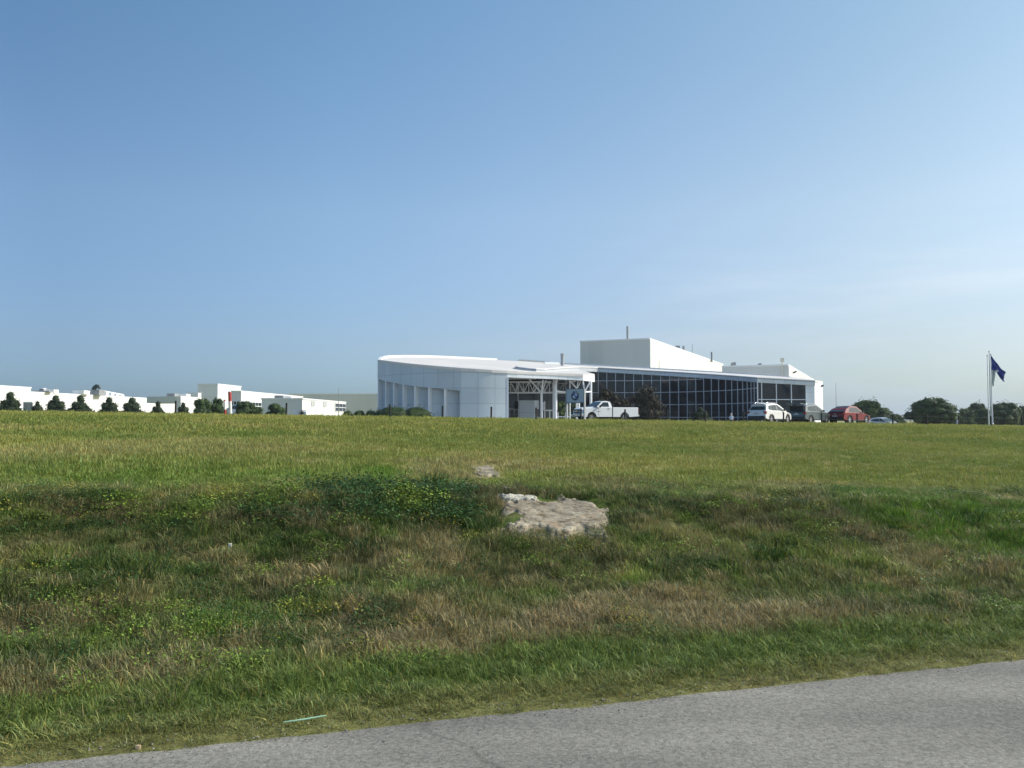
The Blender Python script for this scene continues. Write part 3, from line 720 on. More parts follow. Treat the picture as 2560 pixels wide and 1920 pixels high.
f6 = block('factory_hall', 'long white factory hall tapering to the right beside the red and white posts', 'building', 602, 175, Z(976.5, 175), 757, 574, ax=FX, al=FL, m_=M_white)
window(f6, 'r', 606, 652, 1004, 1024, 6, 2)
window(f6, 'l', 576, 600, 1003, 1030, 3, 1)
f7 = block('office_block', 'low white office block with small pale windows and a dark corner window', 'building', 755, 150, Z(995, 150), 864, 654, ax=FX, al=FL, m_=M_white)
M_pale = mat('pale_window_blinds', (.55, .56, .54), .3, noise=.1)
window(f7, 'r', 778, 786, 1003, 1015, 2, 2, M_pale, True, .06); window(f7, 'r', 808, 815.5, 1005, 1017, 2, 2, M_pale, True, .06)
window(f7, 'r', 837, 863, 1008, 1028, 3, 2)
unit(f7, 'roof_unit', 700, 158, 989, 997, 22, M_greyduct); unit(f7, 'roof_unit', 722, 160, 991, 997, 18, M_rim); unit(f7, 'roof_vent', 674, 156, 995, 999, 3, M_greyduct)
f8 = block('far_factory_hall', 'wide grey factory wall in shade between the office block and the visitor centre', 'building', 1010, 230, Z(983.5, 230), 1020, 720, ax=FX, al=FL, m_=M_cream)
q = empty('garden_wall', (U(750, 140), 140, 1.6), 'short low white wall beside the spiky plant and the office block', 'wall')
m = MB(); m.box((U(750, 140), 140, 2.3), (U(766, 140) - U(735, 140), .3, Z(1028, 140) - 1.2)); m.build('wall', M_white, q); m = MB(); m.box((U(750, 140), 140, Z(1028, 140) + .13), (U(767, 140) - U(734, 140), .4, .1)); m.build('coping', M_rim, q)

# ---- poles, flags, sign, posts
def tapered_pole(name, label, cat, px, Y, ytop, r0, r1, m_, group=None, ball=False, lean=0):
    x = U(px, Y); z0 = hz(x, Y); root = empty(name, (x, Y, z0), label, cat, group)
    zt_ = Z(ytop, Y); m = MB(); m.tube([(x, Y, z0 - .1), (x + lean * .5, Y, (z0 + zt_) / 2), (x + lean, Y, zt_)], [r0, (r0 + r1) / 2, r1], 12); m.build('pole', m_, root, smooth=40)
    m = MB(); m.tube([(x, Y, z0), (x, Y, z0 + .12), (x, Y, z0 + .2)], [r0 * 2, r0 * 2, r0 * 1.1], 12); m.build('base', M_galv, root, smooth=30)
    if ball:
        m = MB(); m.tube([(x + lean, Y, zt_ - .02), (x + lean, Y, zt_ + .05), (x + lean, Y, zt_ + .12), (x + lean, Y, zt_ + .16)], [.03, .08, .07, .02], 10); m.build('finial', M_galv, root, smooth=60)
    return root, x, zt_
fp1, x1, z1 = tapered_pole('flagpole', 'shortest flagpole, bare, leftmost of the three', 'flagpole', 2472, 100, 890.5, .07, .04, M_steel, 'flagpoles on the right', True)
fp2, x2, z2 = tapered_pole('flagpole', 'tallest flagpole, middle of the three, with the limp white flag', 'flagpole', 2477, 97, 880, .07, .035, M_galv, 'flagpoles on the right', True)
fp3, x3, z3 = tapered_pole('flagpole', 'right flagpole flying the blue flag', 'flagpole', 2481, 94, 888, .075, .04, M_steel, 'flagpoles on the right', True)
M_blue = mat('blue_flag_cloth', (.012, .035, .26), .8, noise=.3, nscale=2); M_wflag = mat('white_flag_cloth', (.72, .75, .74), .85, noise=.2, nscale=2)
def cloth(name, label, m_, outline, Y, n=16, fold=.12, cat='flag', parent_mark=None):
    """outline(a,b)->pixel; a along the fly, b down the hoist"""
    m = MB(); g = []
    for i in range(n + 1):
        for j in range(n + 1):
            px, py = outline(i / n, j / n); d = fold * math.sin(i / n * 11 + j / n * 4) * (i / n) + .05 * math.sin(j / n * 9)
            p = W(px, py, Y); g.append((p.x, Y + d, p.z))
    m.v = g
    for i in range(n):
        for j in range(n):
            a = i * (n + 1) + j; m.f.append((a, a + 1, a + n + 2, a + n + 1))
    o = m.build(name, m_, None, smooth=60); s_ = o.modifiers.new('thick', 'SOLIDIFY'); s_.thickness = .012
    return tag(o, label, cat)
def ol_blue(a, b):
    # hoist from (2477.6,888) to (2479.5,925); fly edge (2513,930) to (2513,953)
    top = Vector((2478 + 35.5 * a, 888.5 + 42 * a + 3 * math.sin(a * 3.1)))
    bx_ = 2479.5 + 34 * a; by_ = float(np.interp(a, [0, .3, .62, .85, 1], [925, 926.5, 947, 953.5, 954.5]))
    mid = 3 * math.sin(b * 3.14) * a
    return top.x * (1 - b) + bx_ * b - mid, top.y * (1 - b) + by_ * b
fb = cloth('flag', 'dark blue flag drooping from the right flagpole', M_blue, ol_blue, 93.8)
cloth('flag', 'limp white flag hanging close to the tallest flagpole', M_wflag, lambda a, b: (2477.5 + a * (5 + 5 * math.sin(b * 2.6)), 893 + b * 68 + 6 * a), 96.8, fold=.25)
M_wem = mat('white_emblem', (.6, .62, .66), .8, noise=.2)
q = MB(); p = W(2493, 928, 93.55); q.tube([(p.x, 93.5, p.z), (p.x, 93.72, p.z)], .13, 14); q.build('emblem', M_wem, fb, world=True)
tapered_pole('lamp_mast', 'thin dark mast standing behind the dark red car', 'mast', 2091, 150, 957, .1, .04, M_galv)
tapered_pole('lamp_mast', 'thin dark mast in front of the far grey wall left of the visitor centre', 'mast', 846.5, 160, 968, .09, .04, M_greyduct)

M_red = mat('red_paint', (.45, .045, .03), .5, noise=.3, nscale=4); M_wp = mat('white_post_paint', (.78, .76, .74), .5, noise=.2, nscale=4)
def striped(label, pxb, pxt, Y, ytop, ymid, ybot, r, top, mid, low):
    x = U(pxb, Y); z0 = hz(x, Y); root = empty('marker_post', (x, Y, z0), label, 'post', 'red and white marker posts')
    xt = U(pxt, Y); zt_ = Z(ytop, Y); lerp = lambda py: (x + (xt - x) * (Z(py, Y) - z0) / (zt_ - z0), Y, Z(py, Y))
    for nm, a, c, mm in (('upper_band', ytop, ymid, top), ('middle_band', ymid, ybot, mid), ('lower_band', ybot, None, low)):
        m = MB(); e = (x, Y, z0 - .1) if c is None else lerp(c); m.tube([e, lerp(a)], r, 12); m.build(nm, mm, root, smooth=40)
    m = MB(); m.tube([lerp(ytop), (lerp(ytop)[0], Y, zt_ + .05)], [r * 1.05, r * .5], 12); m.build('cap', M_wp, root, smooth=40)
striped('taller red over white marker post in front of the tower block', 576, 573.2, 47.0, 980, 1003, 1036, .095, M_red, M_wp, M_wp)
striped('shorter thinner marker post, pale in the middle and red below, left of the tall one', 563, 560.5, 47.6, 1000, 1003, 1024, .065, M_red, M_wp, M_red)

# fence: thin dark posts and two wires along the crest
M_post = mat('dark_fence_post', (.022, .022, .02), .8, noise=.3, nscale=8)
fpx = [439, 716, 975, 1106, 1228, 1340, 1452, 1562, 1668, 1763, 1858, 1958, 2053, 2142, 2231, 2316, 2396, 2476, 2553]
SF = 48.6; fence_pts = []
for px in fpx:
    u = (px - 1280) / FPX; y = SF / (CA - u * SA); x = u * y; z = hz(x, y); fence_pts.append((x, y, z))
def post(i, x, y, z, label):
    root = empty('fence_post', (x, y, z), label, 'fence post', 'dark fence posts along the crest')
    m = MB(); m.tube([(x, y, z - .1), (x + .01, y, z + .72)], .055, 8); m.build('post', M_post, root, smooth=40)
    m = MB(); m.tube([(x + .01, y, z + .72), (x + .01, y, z + .78)], [.07, .03], 8); m.build('cap', M_post, root, smooth=40)
where = ['in front of the loading canopy of the left factory', 'in front of the grey side of the office block',          'in front of the left clipped hedge of the visitor centre', 'in front of the last recessed bay of the silver wall', 'in front of the smooth silver wall left of the entrance', 'in front of the grey vestibule box',
         'crossing the front wheel of the pickup', 'crossing the tail of the pickup bed', 'in front of the glass wall right of the dark tree', 'in front of the low dark shrub by the glass',
         'below the tailgate of the white car', 'between the white car and the green car', 'below the front of the green car', 'under the doors of the dark red car', 'beside the low pale car',
         'in front of the broad dark tree on the right', 'beside the short white bollard on the right', 'at the foot of the flagpoles', 'at the right edge of the photo']
for i, (p, wh) in enumerate(zip(fence_pts, where)): post(i, *p, 'thin dark fence post ' + wh)
M_wire = mat('fence_wire', (.4, .4, .4), .5, metal=.1, noise=.2)
fw = empty('wire_strands', (fence_pts[0][0], fence_pts[0][1], fence_pts[0][2]), 'thin wires strung between the dark posts along the crest', 'fence wire')
for h_ in (.35, .66):
    m = MB()
    for a, c in zip(fence_pts[:-1], fence_pts[1:]):
        mid = ((a[0] + c[0]) / 2, (a[1] + c[1]) / 2, (a[2] + c[2]) / 2 + h_ - .03)
        m.tube([(a[0], a[1], a[2] + h_), mid, (c[0], c[1], c[2] + h_)], .0012, 4, cap=False)
    m.build('wire', M_wire, fw)
for px, Y, yt, lab in ((2173, 84, 1043.5, 'short white bollard in front of the round tree right of the dark red car'), (2393.5, 84, 1051.5, 'short white bollard left of the flagpoles')):
    x = U(px, Y); z0 = hz(x, Y); root = empty('bollard', (x, Y, z0), lab, 'bollard', 'white bollards by the parking area')
    m = MB(); m.tube([(x, Y, z0 - .05), (x, Y, Z(yt, Y))], .09, 12); m.build('post', M_wp, root, smooth=40)
    m = MB(); m.tube([(x, Y, Z(yt, Y)), (x, Y, Z(yt, Y) + .06)], [.11, .05], 12); m.build('cap', M_wp, root, smooth=40)

# sign with the round emblem
M_signface = mat('sign_face', (.42, .50, .55), .4, noise=.06); M_signdark = mat('sign_frame', (.10, .12, .13), .5, noise=.2)
M_post2 = mat('grey_sign_post', (.36, .38, .38), .45, noise=.1)
Ys = 66.0
sgx = U(1439.5, Ys); sgz = hz(sgx, Ys)
SW, SHt = 1.66, 1.06
ang = R(-42)
sg = empty('emblem_sign', (sgx, Ys, sgz), 'grey square sign with a round blue and white emblem on two posts beside the pickup', 'sign', rz=ang)
zc_ = Z(989.5, Ys) - sgz
def local(mb_, name, m_, parent, **k): return mb_.build(name, m_, parent, world=False, **k)
m = MB(); m.box((0, 0, zc_), (SW, .16, SHt)); panel = local(m, 'sign_box', M_signface, sg)
m = MB()
for zz in (zc_ + SHt / 2 + .025, zc_ - SHt / 2 - .025): m = MB(); m.box((0, 0, zz), (SW + .04, .2, .05)); m.build('trim', M_signdark, panel, world=False)
for sx_ in (-SW / 2 - .07, SW / 2 + .05):
    m = MB(); m.box((sx_, 0, (zc_ + SHt / 2) / 2), (.1, .18, zc_ + SHt / 2)); local(m, 'sign_post', M_post2, sg)
def disc(r0, r1, y, a0=0, a1=360, n=48):
    m = MB(); k = max(2, int(n * (a1 - a0) / 360)); t_ = .012
    for i in range(k):
        a = R(a0 + (a1 - a0) * i / k); b_ = R(a0 + (a1 - a0) * (i + 1) / k)
        p = [(math.cos(a) * r0, math.sin(a) * r0), (math.cos(a) * r1, math.sin(a) * r1), (math.cos(b_) * r1, math.sin(b_) * r1), (math.cos(b_) * r0, math.sin(b_) * r0)]
        q_ = [(x, -y, zc_ + z) for x, z in p]
        if r0 == 0: q_ = q_[0:3]
        m.quad(*q_); m.quad(*[(x, yy + t_, z) for x, yy, z in q_][::-1])
        m.quad(q_[1], q_[2], (q_[2][0], q_[2][1] + t_, q_[2][2]), (q_[1][0], q_[1][1] + t_, q_[1][2]))
    return m
M_ring = mat('emblem_black', (.008, .012, .03), .35, noise=.2); M_eblue = mat('emblem_blue', (.03, .11, .36), .35, noise=.1); M_ewhite = mat('emblem_white', (.5, .56, .62), .35, noise=.05)
em = disc(.255, .39, .094).build('emblem_ring', M_ring, sg, world=False)
disc(.375, .395, .098).build('emblem_rim', M_galv, sg, world=False)
disc(0, .255, .092, 0, 90).build('emblem_quarter', M_ewhite, sg, world=False); disc(0, .255, .092, 180, 270).build('emblem_quarter', M_ewhite, sg, world=False)
disc(0, .255, .092, 90, 180).build('emblem_quarter', M_eblue, sg, world=False); disc(0, .255, .092, 270, 360).build('emblem_quarter', M_eblue, sg, world=False)
for ch, a in (('B', 132), ('M', 90), ('W', 48)):
    cu = bpy.data.curves.new('letter', 'FONT'); cu.body = ch; cu.size = .16; cu.align_x = 'CENTER'; cu.align_y = 'CENTER'; cu.extrude = .003; cu.offset = .003
    to = bpy.data.objects.new('letter', cu); scene.collection.objects.link(to)
    dg = bpy.context.evaluated_depsgraph_get(); me = bpy.data.meshes.new_from_object(to.evaluated_get(dg)); bpy.data.objects.remove(to)
    me.materials.append(M_ewhite); lo = bpy.data.objects.new('letter', me); link(lo); lo.parent = em
    lo.location = (.322 * math.cos(R(a)), -.101, zc_ + .322 * math.sin(R(a))); lo.rotation_euler = (R(90), 0, 0)
    lo.rotation_euler = (Matrix.Rotation(R(-(a - 90)), 3, 'Y') @ Matrix.Rotation(R(90), 3, 'X')).to_euler()
    lo.rotation_euler = (Matrix.Rotation(R(90 - a), 3, 'Y') @ Matrix.Rotation(R(90), 3, 'X')).to_euler()
print('GE', GE, 'P0', P[0], 'c1', c1, 'c0', c0)

# ================================================================== vehicles
def paint(name, col, metal=.0, rough=.28):
    return mat(name, col, rough, metal=metal, noise=.05, nscale=2, coat=.6)
M_tyre = mat('tyre_rubber', (.018, .018, .018), .85, noise=.3, nscale=20); M_rimm = mat('alloy_rim', (.55, .56, .57), .3, metal=.7, noise=.1)
M_win = mat('car_window', (.02, .035, .04), .08, spec=.45, noise=.2); M_plast = mat('black_plastic', (.02, .02, .022), .6, noise=.2)
M_lred = mat('tail_lamp', (.28, .012, .012), .2, noise=.2); M_lclear = mat('headlamp', (.55, .58, .6), .12, noise=.1); M_chrome = mat('chrome', (.6, .6, .62), .15, metal=.9, noise=.1)
M_inner = mat('car_interior', (.03, .03, .032), .8, noise=.3)

def arch(cx, r, z, n=9):
    return [(cx + r * math.cos(a), z + r * math.sin(a)) for a in [math.pi * i / (n - 1) for i in range(n)]]
def extrude_profile(mb, poly, slices, plan=None):
    """poly: (x,z) outline; slices: (y, inset, ) across; plan(x)->width factor"""
    cx = sum(p[0] for p in poly) / len(poly); cz = sum(p[1] for p in poly) / len(poly)
    n = len(mb.v); m = len(poly)
    for y, k, *_ in slices:
        for x, z in poly:
            X = cx + (x - cx) * (1 - k * .35); Zz = cz + (z - cz) * (1 - k)
            mb.v.append((X, y * (plan(x) if plan else 1), Zz))
    for i in range(len(slices) - 1):
        for j in range(m):
            a = n + i * m + j; b_ = n + i * m + (j + 1) % m
            mb.f.append((a, b_, b_ + m, a + m))
    mb.f.append(tuple(n + j for j in range(m))); mb.f.append(tuple(n + (len(slices) - 1) * m + j for j in reversed(range(m))))

def wheel(parent, x, y, r, w, rim_r, side, m_rim=None, spokes=5):
    t = MB(); prof = [(rim_r, -w / 2), (r * .93, -w / 2), (r, -w * .36), (r, w * .36), (r * .93, w / 2), (rim_r, w / 2)]; n = 28
    for i in range(n):
        a = 2 * math.pi * i / n
        for pr, py in prof: t.v.append((x + pr * math.cos(a), y + py, r + pr * math.sin(a)))
    k = len(prof)
    for i in range(n):
        for j in range(k):
            a = i * k + j; b_ = i * k + (j + 1) % k; c = ((i + 1) % n) * k
            t.f.append((a, b_, c + (j + 1) % k, c + j))
    tw = t.build('tyre', M_tyre, None, smooth=35); 
    wl_ = tw; wl_.name = 'wheel'; wl_.parent = parent
    q = MB(); yo = y + side * (w / 2 - .03); yi = y + side * (w / 2 - .09)
    for i in range(n):
        a = 2 * math.pi * i / n; b_ = 2 * math.pi * (i + 1) / n
        def P_(rr, aa, yy): return (x + rr * math.cos(aa), yy, r + rr * math.sin(aa))
        q.quad(P_(rim_r, a, yo), P_(rim_r, b_, yo), P_(rim_r * .88, b_, yo), P_(rim_r * .88, a, yo))
        q.quad(P_(rim_r * .88, a, yo), P_(rim_r * .88, b_, yo), P_(rim_r * .86, b_, yi), P_(rim_r * .86, a, yi))
        q.quad(P_(rim_r * .2, a, yo), P_(rim_r * .2, b_, yo), P_(0, b_, yo + side * .01), P_(0, a, yo + side * .01))
    for s_ in range(spokes):
        a = 2 * math.pi * (s_ + .3) / spokes; wd = .26 if spokes <= 6 else .15
        q.quad(P_(rim_r * .18, a - wd * 1.6, yo), P_(rim_r * .9, a - wd, yo), P_(rim_r * .9, a + wd, yo), P_(rim_r * .18, a + wd * 1.6, yo))
    q.build('rim', m_rim or M_rimm, wl_, world=False)
    q = MB(); q.tube([(x, yi - side * .02, r), (x, yi, r)], rim_r * .87, 24); q.build('brake_disc', M_plast, wl_, world=False)
    return wl_

def side_panel(mb, pts, ybase, tilt, z0, z1, side, off=.006):
    """flat panel on the leaning cabin side"""
    q = []
    for x, z in pts:
        y = ybase - tilt * (z - z0) / (z1 - z0) + off; q.append((x, side * y, z))
    n = len(mb.v); inner = [(x, y - side * .015, z) for x, y, z in q]
    mb.v += q + inner; m = len(q)
    mb.f.append(tuple(n + i for i in range(m))); mb.f.append(tuple(n + m + i for i in reversed(range(m))))
    for i in range(m): j = (i + 1) % m; mb.f.append((n + i, n + j, n + m + j, n + m + i))

def suv(label, loc, rz, m_body, L_, Wd, Ht, coupe=False, tailgate_open=False, m_low=None, group=None):
    root = empty('parked_car', loc, label, 'car', group, rz)
    hl = L_ / 2; w = Wd / 2; wr = .36 if not coupe else .38; wb_ = L_ * .605; fx = wb_ / 2 + .06; rx = -wb_ / 2 + .06
    zb_ = .30; belt = Ht * .60; hood = Ht * .585
    ar = wr + .07
    body = [(-hl + .06, zb_ + .12), (-hl, zb_ + .3), (-hl + .02, .62), (-hl + .06, belt * .93), (-hl + .16, belt + .04), (rx, belt + .03), (.5, belt), (1.05, belt - .01), (1.15, hood + .0), (hl - .55, hood - .1), (hl - .2, hood - .22), (hl - .06, hood - .34), (hl, .55), (hl - .02, .36), (hl - .12, zb_)]
    body += [(fx + ar, zb_)] + [(x, z) for x, z in arch(fx, ar, wr)] + [(fx - ar, zb_)] + [(rx + ar, zb_ - .02)] + [(x, z) for x, z in arch(rx, ar, wr)] + [(rx - ar, zb_)]
    plan = lambda x: 1 - .10 * max(0, (abs(x) - hl * .62) / (hl * .38)) ** 2 * (1.4 if x > 0 else .8)
    m = MB(); extrude_profile(m, body, [(-w, .05), (-w + .05, .015), (-w + .16, 0), (0, -.012), (w - .16, 0), (w - .05, .015), (w, .05)], plan)
    bo = m.build('body', m_body, root, world=False, smooth=28)
    # cabin
    z0 = belt - .02; z1 = Ht
    if coupe: cab = [(-hl + .22, z0 + .03), (-hl + .75, z1 - .28), (-hl + 1.5, z1 - .06), (-.35, z1), (.25, z1 - .06), (1.2, z0)]
    else: cab = [(-hl + .12, z0), (-hl + .42, z1 - .3), (-hl + .5, z1 - .14), (-hl + 1.1, z1 - .05), (-.5, z1), (.0, z1 - .03), (.35, z1 - .13), (1.35, z0)]
    yb_, tl = w - .07, .27
    m = MB(); n = len(cab); yy = lambda z: yb_ - tl * (z - z0) / (z1 - z0)
    ys_ = [(-1, 0), (-.8, .02), (0, .035), (.8, .02), (1, 0)]
    for f_, rise in ys_:
        for x, z in cab: m.v.append((x, f_ * yy(z), z + rise * (1 if z > z0 + .2 else 0)))
    for i in range(len(ys_) - 1):
        for j in range(n): a = i * n + j; b_ = i * n + (j + 1) % n; m.f.append((a, b_, b_ + n, a + n))
    m.f.append(tuple(range(n))); m.f.append(tuple(4 * n + j for j in reversed(range(n))))
    cabn = m.build('cabin', m_body, root, world=False, smooth=28)
    # side glass
    zt_ = z1 - .13; zl = belt + .05
    if coupe: wins = [[(-hl + .98, zl + .03), (-hl + 1.1, zl + .22), (-hl + 1.45, zt_ - .02), (-.25, zt_), (-.25, zl)], [(-.2, zl), (-.2, zt_), (.12, zt_ - .03), (.95, zl)]]
    else: wins = [[(-hl + .62, zl + .1), (-hl + .78, zt_ - .12), (-hl + 1.1, zt_ - .07), (-hl + 1.12, zl + .03)], [(-hl + 1.15, zl + .02), (-hl + 1.13, zt_ - .06), (-.2, zt_ - .01), (-.2, zl)], [(-.15, zl), (-.15, zt_), (.12, zt_ - .04), (1.02, zl)]]
    for sd_ in (-1, 1):
        for wn_ in wins:
            m = MB(); side_panel(m, wn_, yb_, tl, z0, z1, sd_); m.build('side_window', M_win, root, world=False)
        m = MB(); m.box((.72, sd_ * (w + .06), belt + .1), (.16, .2, .15)); m.build('mirror', m_low or M_plast, root, world=False, bevel=.03)
        for hx in (.15, -.95):
            m = MB(); m.box((hx, sd_ * (w - .012), belt - .13), (.2, .05, .035)); m.build('door_handle', m_body, root, world=False)
        m = MB(); m.box(((fx + rx) / 2, sd_ * (w - .02), zb_ + .03), (wb_ - 2 * ar, .09, .1)); m.build('sill', m_low or M_plast, root, world=False)
        for cx_ in (fx, rx):
            q = MB(); o_ = arch(cx_, ar + .045, wr, 13); i_ = arch(cx_, ar - .015, wr, 13)
            for k in range(12): q.quad(*[(x, sd_ * (w * plan(x) * .985 + .012), z) for x, z in (o_[k], o_[k + 1], i_[k + 1], i_[k])])
            q.build('wheel_arch', m_low or M_plast, root, world=False)
            q = MB(); q.tube([(cx_, sd_ * (w - .34), wr + .02), (cx_, sd_ * (w - .33), wr + .02)], ar, 20); q.build('wheel_well', M_inner, root, world=False)
            wheel(root, cx_, sd_ * (w - .135), wr, .25, wr * .68, sd_)
        m = MB(); m.box((-hl + .13, sd_ * (w - .2), belt - .12), (.2, .34, .2), rz=sd_ * .35); m.build('tail_lamp', M_lred, root, world=False, bevel=.03)
        m = MB(); m.box((hl - .2, sd_ * (w - .3), hood - .26), (.28, .36, .14), rz=-sd_ * .45); m.build('headlight', M_lclear, root, world=False, bevel=.03)
    m = MB(); m.box((hl - .03, 0, .62), (.08, .9, .24)); m.build('grille', M_plast, root, world=False, bevel=.03)
    def slab(x0, za, x1, zb2, wa, wb2, name, m_, off=.012):
        v = Vector((x1 - x0, zb2 - za)).normalized(); nx, nz_ = (-v.y, v.x)
        if (x0 > 0) != (nx > 0): nx, nz_ = -nx, -nz_
        m = MB(); a = [(x0 + nx * off, -wa, za + nz_ * off), (x0 + nx * off, wa, za + nz_ * off), (x1 + nx * off, wb2, zb2 + nz_ * off), (x1 + nx * off, -wb2, zb2 + nz_ * off)]
        b2 = [(x - nx * .02, y, z - nz_ * .02) for x, y, z in a]
        m.v = a + b2; m.f = [(0, 1, 2, 3), (7, 6, 5, 4), (0, 4, 5, 1), (1, 5, 6, 2), (2, 6, 7, 3), (3, 7, 4, 0)]
        return m.build(name, m_, root, world=False)
    slab(1.22, z0 + .07, .32, z1 - .11, yb_ - .08, yb_ - tl - .03, 'windscreen', M_win, .035)
    if coupe: slab(-hl + .3, z0 + .12, -hl + 1.38, z1 - .07, yb_ - .16, yb_ - tl - .05, 'rear_window', M_win, .05)
    elif not tailgate_open: slab(-hl + .18, z0 + .12, -hl + .41, z1 - .3, yb_ - .13, yb_ - tl - .0, 'rear_window', M_win, .03)
    m = MB(); m.box((-hl + .05, 0, zb_ + .19), (.22, Wd * .86, .26)); m.build('rear_bumper', m_low or M_plast, root, world=False, bevel=.05)
    m = MB(); m.box((-hl + .015, 0, .83 if not coupe else .72), (.05, .5, .12)); m.build('number_plate', mat('plate', (.5, .5, .48), .5, noise=.1), root, world=False)
    m = MB(); m.box((-hl + .02, 0, .92), (.03, .12, .12)); m.build('emblem', M_chrome, root, world=False, bevel=.03)
    m = MB(); m.box((hl - .05, 0, .36), (.12, Wd * .8, .12)); m.build('front_bumper', m_low or M_plast, root, world=False, bevel=.03)
    if tailgate_open:
        m = MB(); m.box((-hl + .17, 0, (z0 + z1) / 2 + .02), (.12, Wd - .5, z1 - z0 - .22)); m.build('boot_opening', M_inner, root, world=False)
        g = MB(); Mx = Matrix.Rotation(R(4), 3, 'Y'); g.box((-hl - .05, 0, z1 + .02), (.95, Wd - .42, .09), M=Mx); gt = g.build('tailgate', M_plast if False else m_body, root, world=False, bevel=.03)
        g = MB(); g.box((-hl - .05, 0, z1 - .03), (.6, Wd - .6, .03), M=Mx); g.build('glass', M_win, gt, world=False)
    else:
        m = MB(); m.box((-hl + .5, 0, z1 - .1), (.3, Wd - .72, .05)); 
        if not coupe: m.build('roof_spoiler', m_body, root, world=False, bevel=.02)
    if not coupe:
        for sd_ in (-1, 1):
            m = MB(); m.tube([(-hl + .8, sd_ * (yy(z1) - .04), z1 + .01), (-hl + .9, sd_ * (yy(z1) - .04), z1 + .06), (.0, sd_ * (yy(z1) - .04), z1 + .06), (.15, sd_ * (yy(z1) - .04), z1 + .0)], .018, 6); m.build('roof_rail', M_chrome, root, world=False)
    return root

def ground_loc(px, Y): x = U(px, Y); return (x, Y, hz(x, Y) + .016)
PG = 'cars parked in a row on the right'
suv('shiny white car with black lower bumper, first in the row from the left', ground_loc(1925, 72), R(43), paint('pearl_white_paint', (.72, .71, .67)), 4.5, 1.86, 1.72, group=PG)
suv('dark green grey car with its tailgate raised, between the white and the dark red car', ground_loc(2024, 77), R(41), mat('dark_green_grey_paint', (.055, .085, .09), .32, metal=.1, coat=.4, noise=.05), 4.7, 1.88, 1.76, tailgate_open=True, group=PG)
suv('dark red coupe-backed car with bright alloy wheels', ground_loc(2122, 79), R(37), mat('dark_red_paint', (.19, .010, .014), .38, spec=.3, coat=.15, noise=.05), 4.75, 1.94, 1.68, coupe=True, group=PG)
# low pale car beyond the crest: only its roof shows
suv('low pale silver car seen only by its roof beside the round tree', (U(2210, 114), 114, hz(U(2210, 114), 114) + .016), R(-66), paint('pale_silver_paint', (.62, .66, .65), .2), 4.4, 1.76, 1.44)
suv('white car half hidden by trees behind the red and white posts', (U(592, 118), 118, 2.45), R(160), paint('white_car_paint', (.78, .78, .77)), 4.6, 1.8, 1.75)

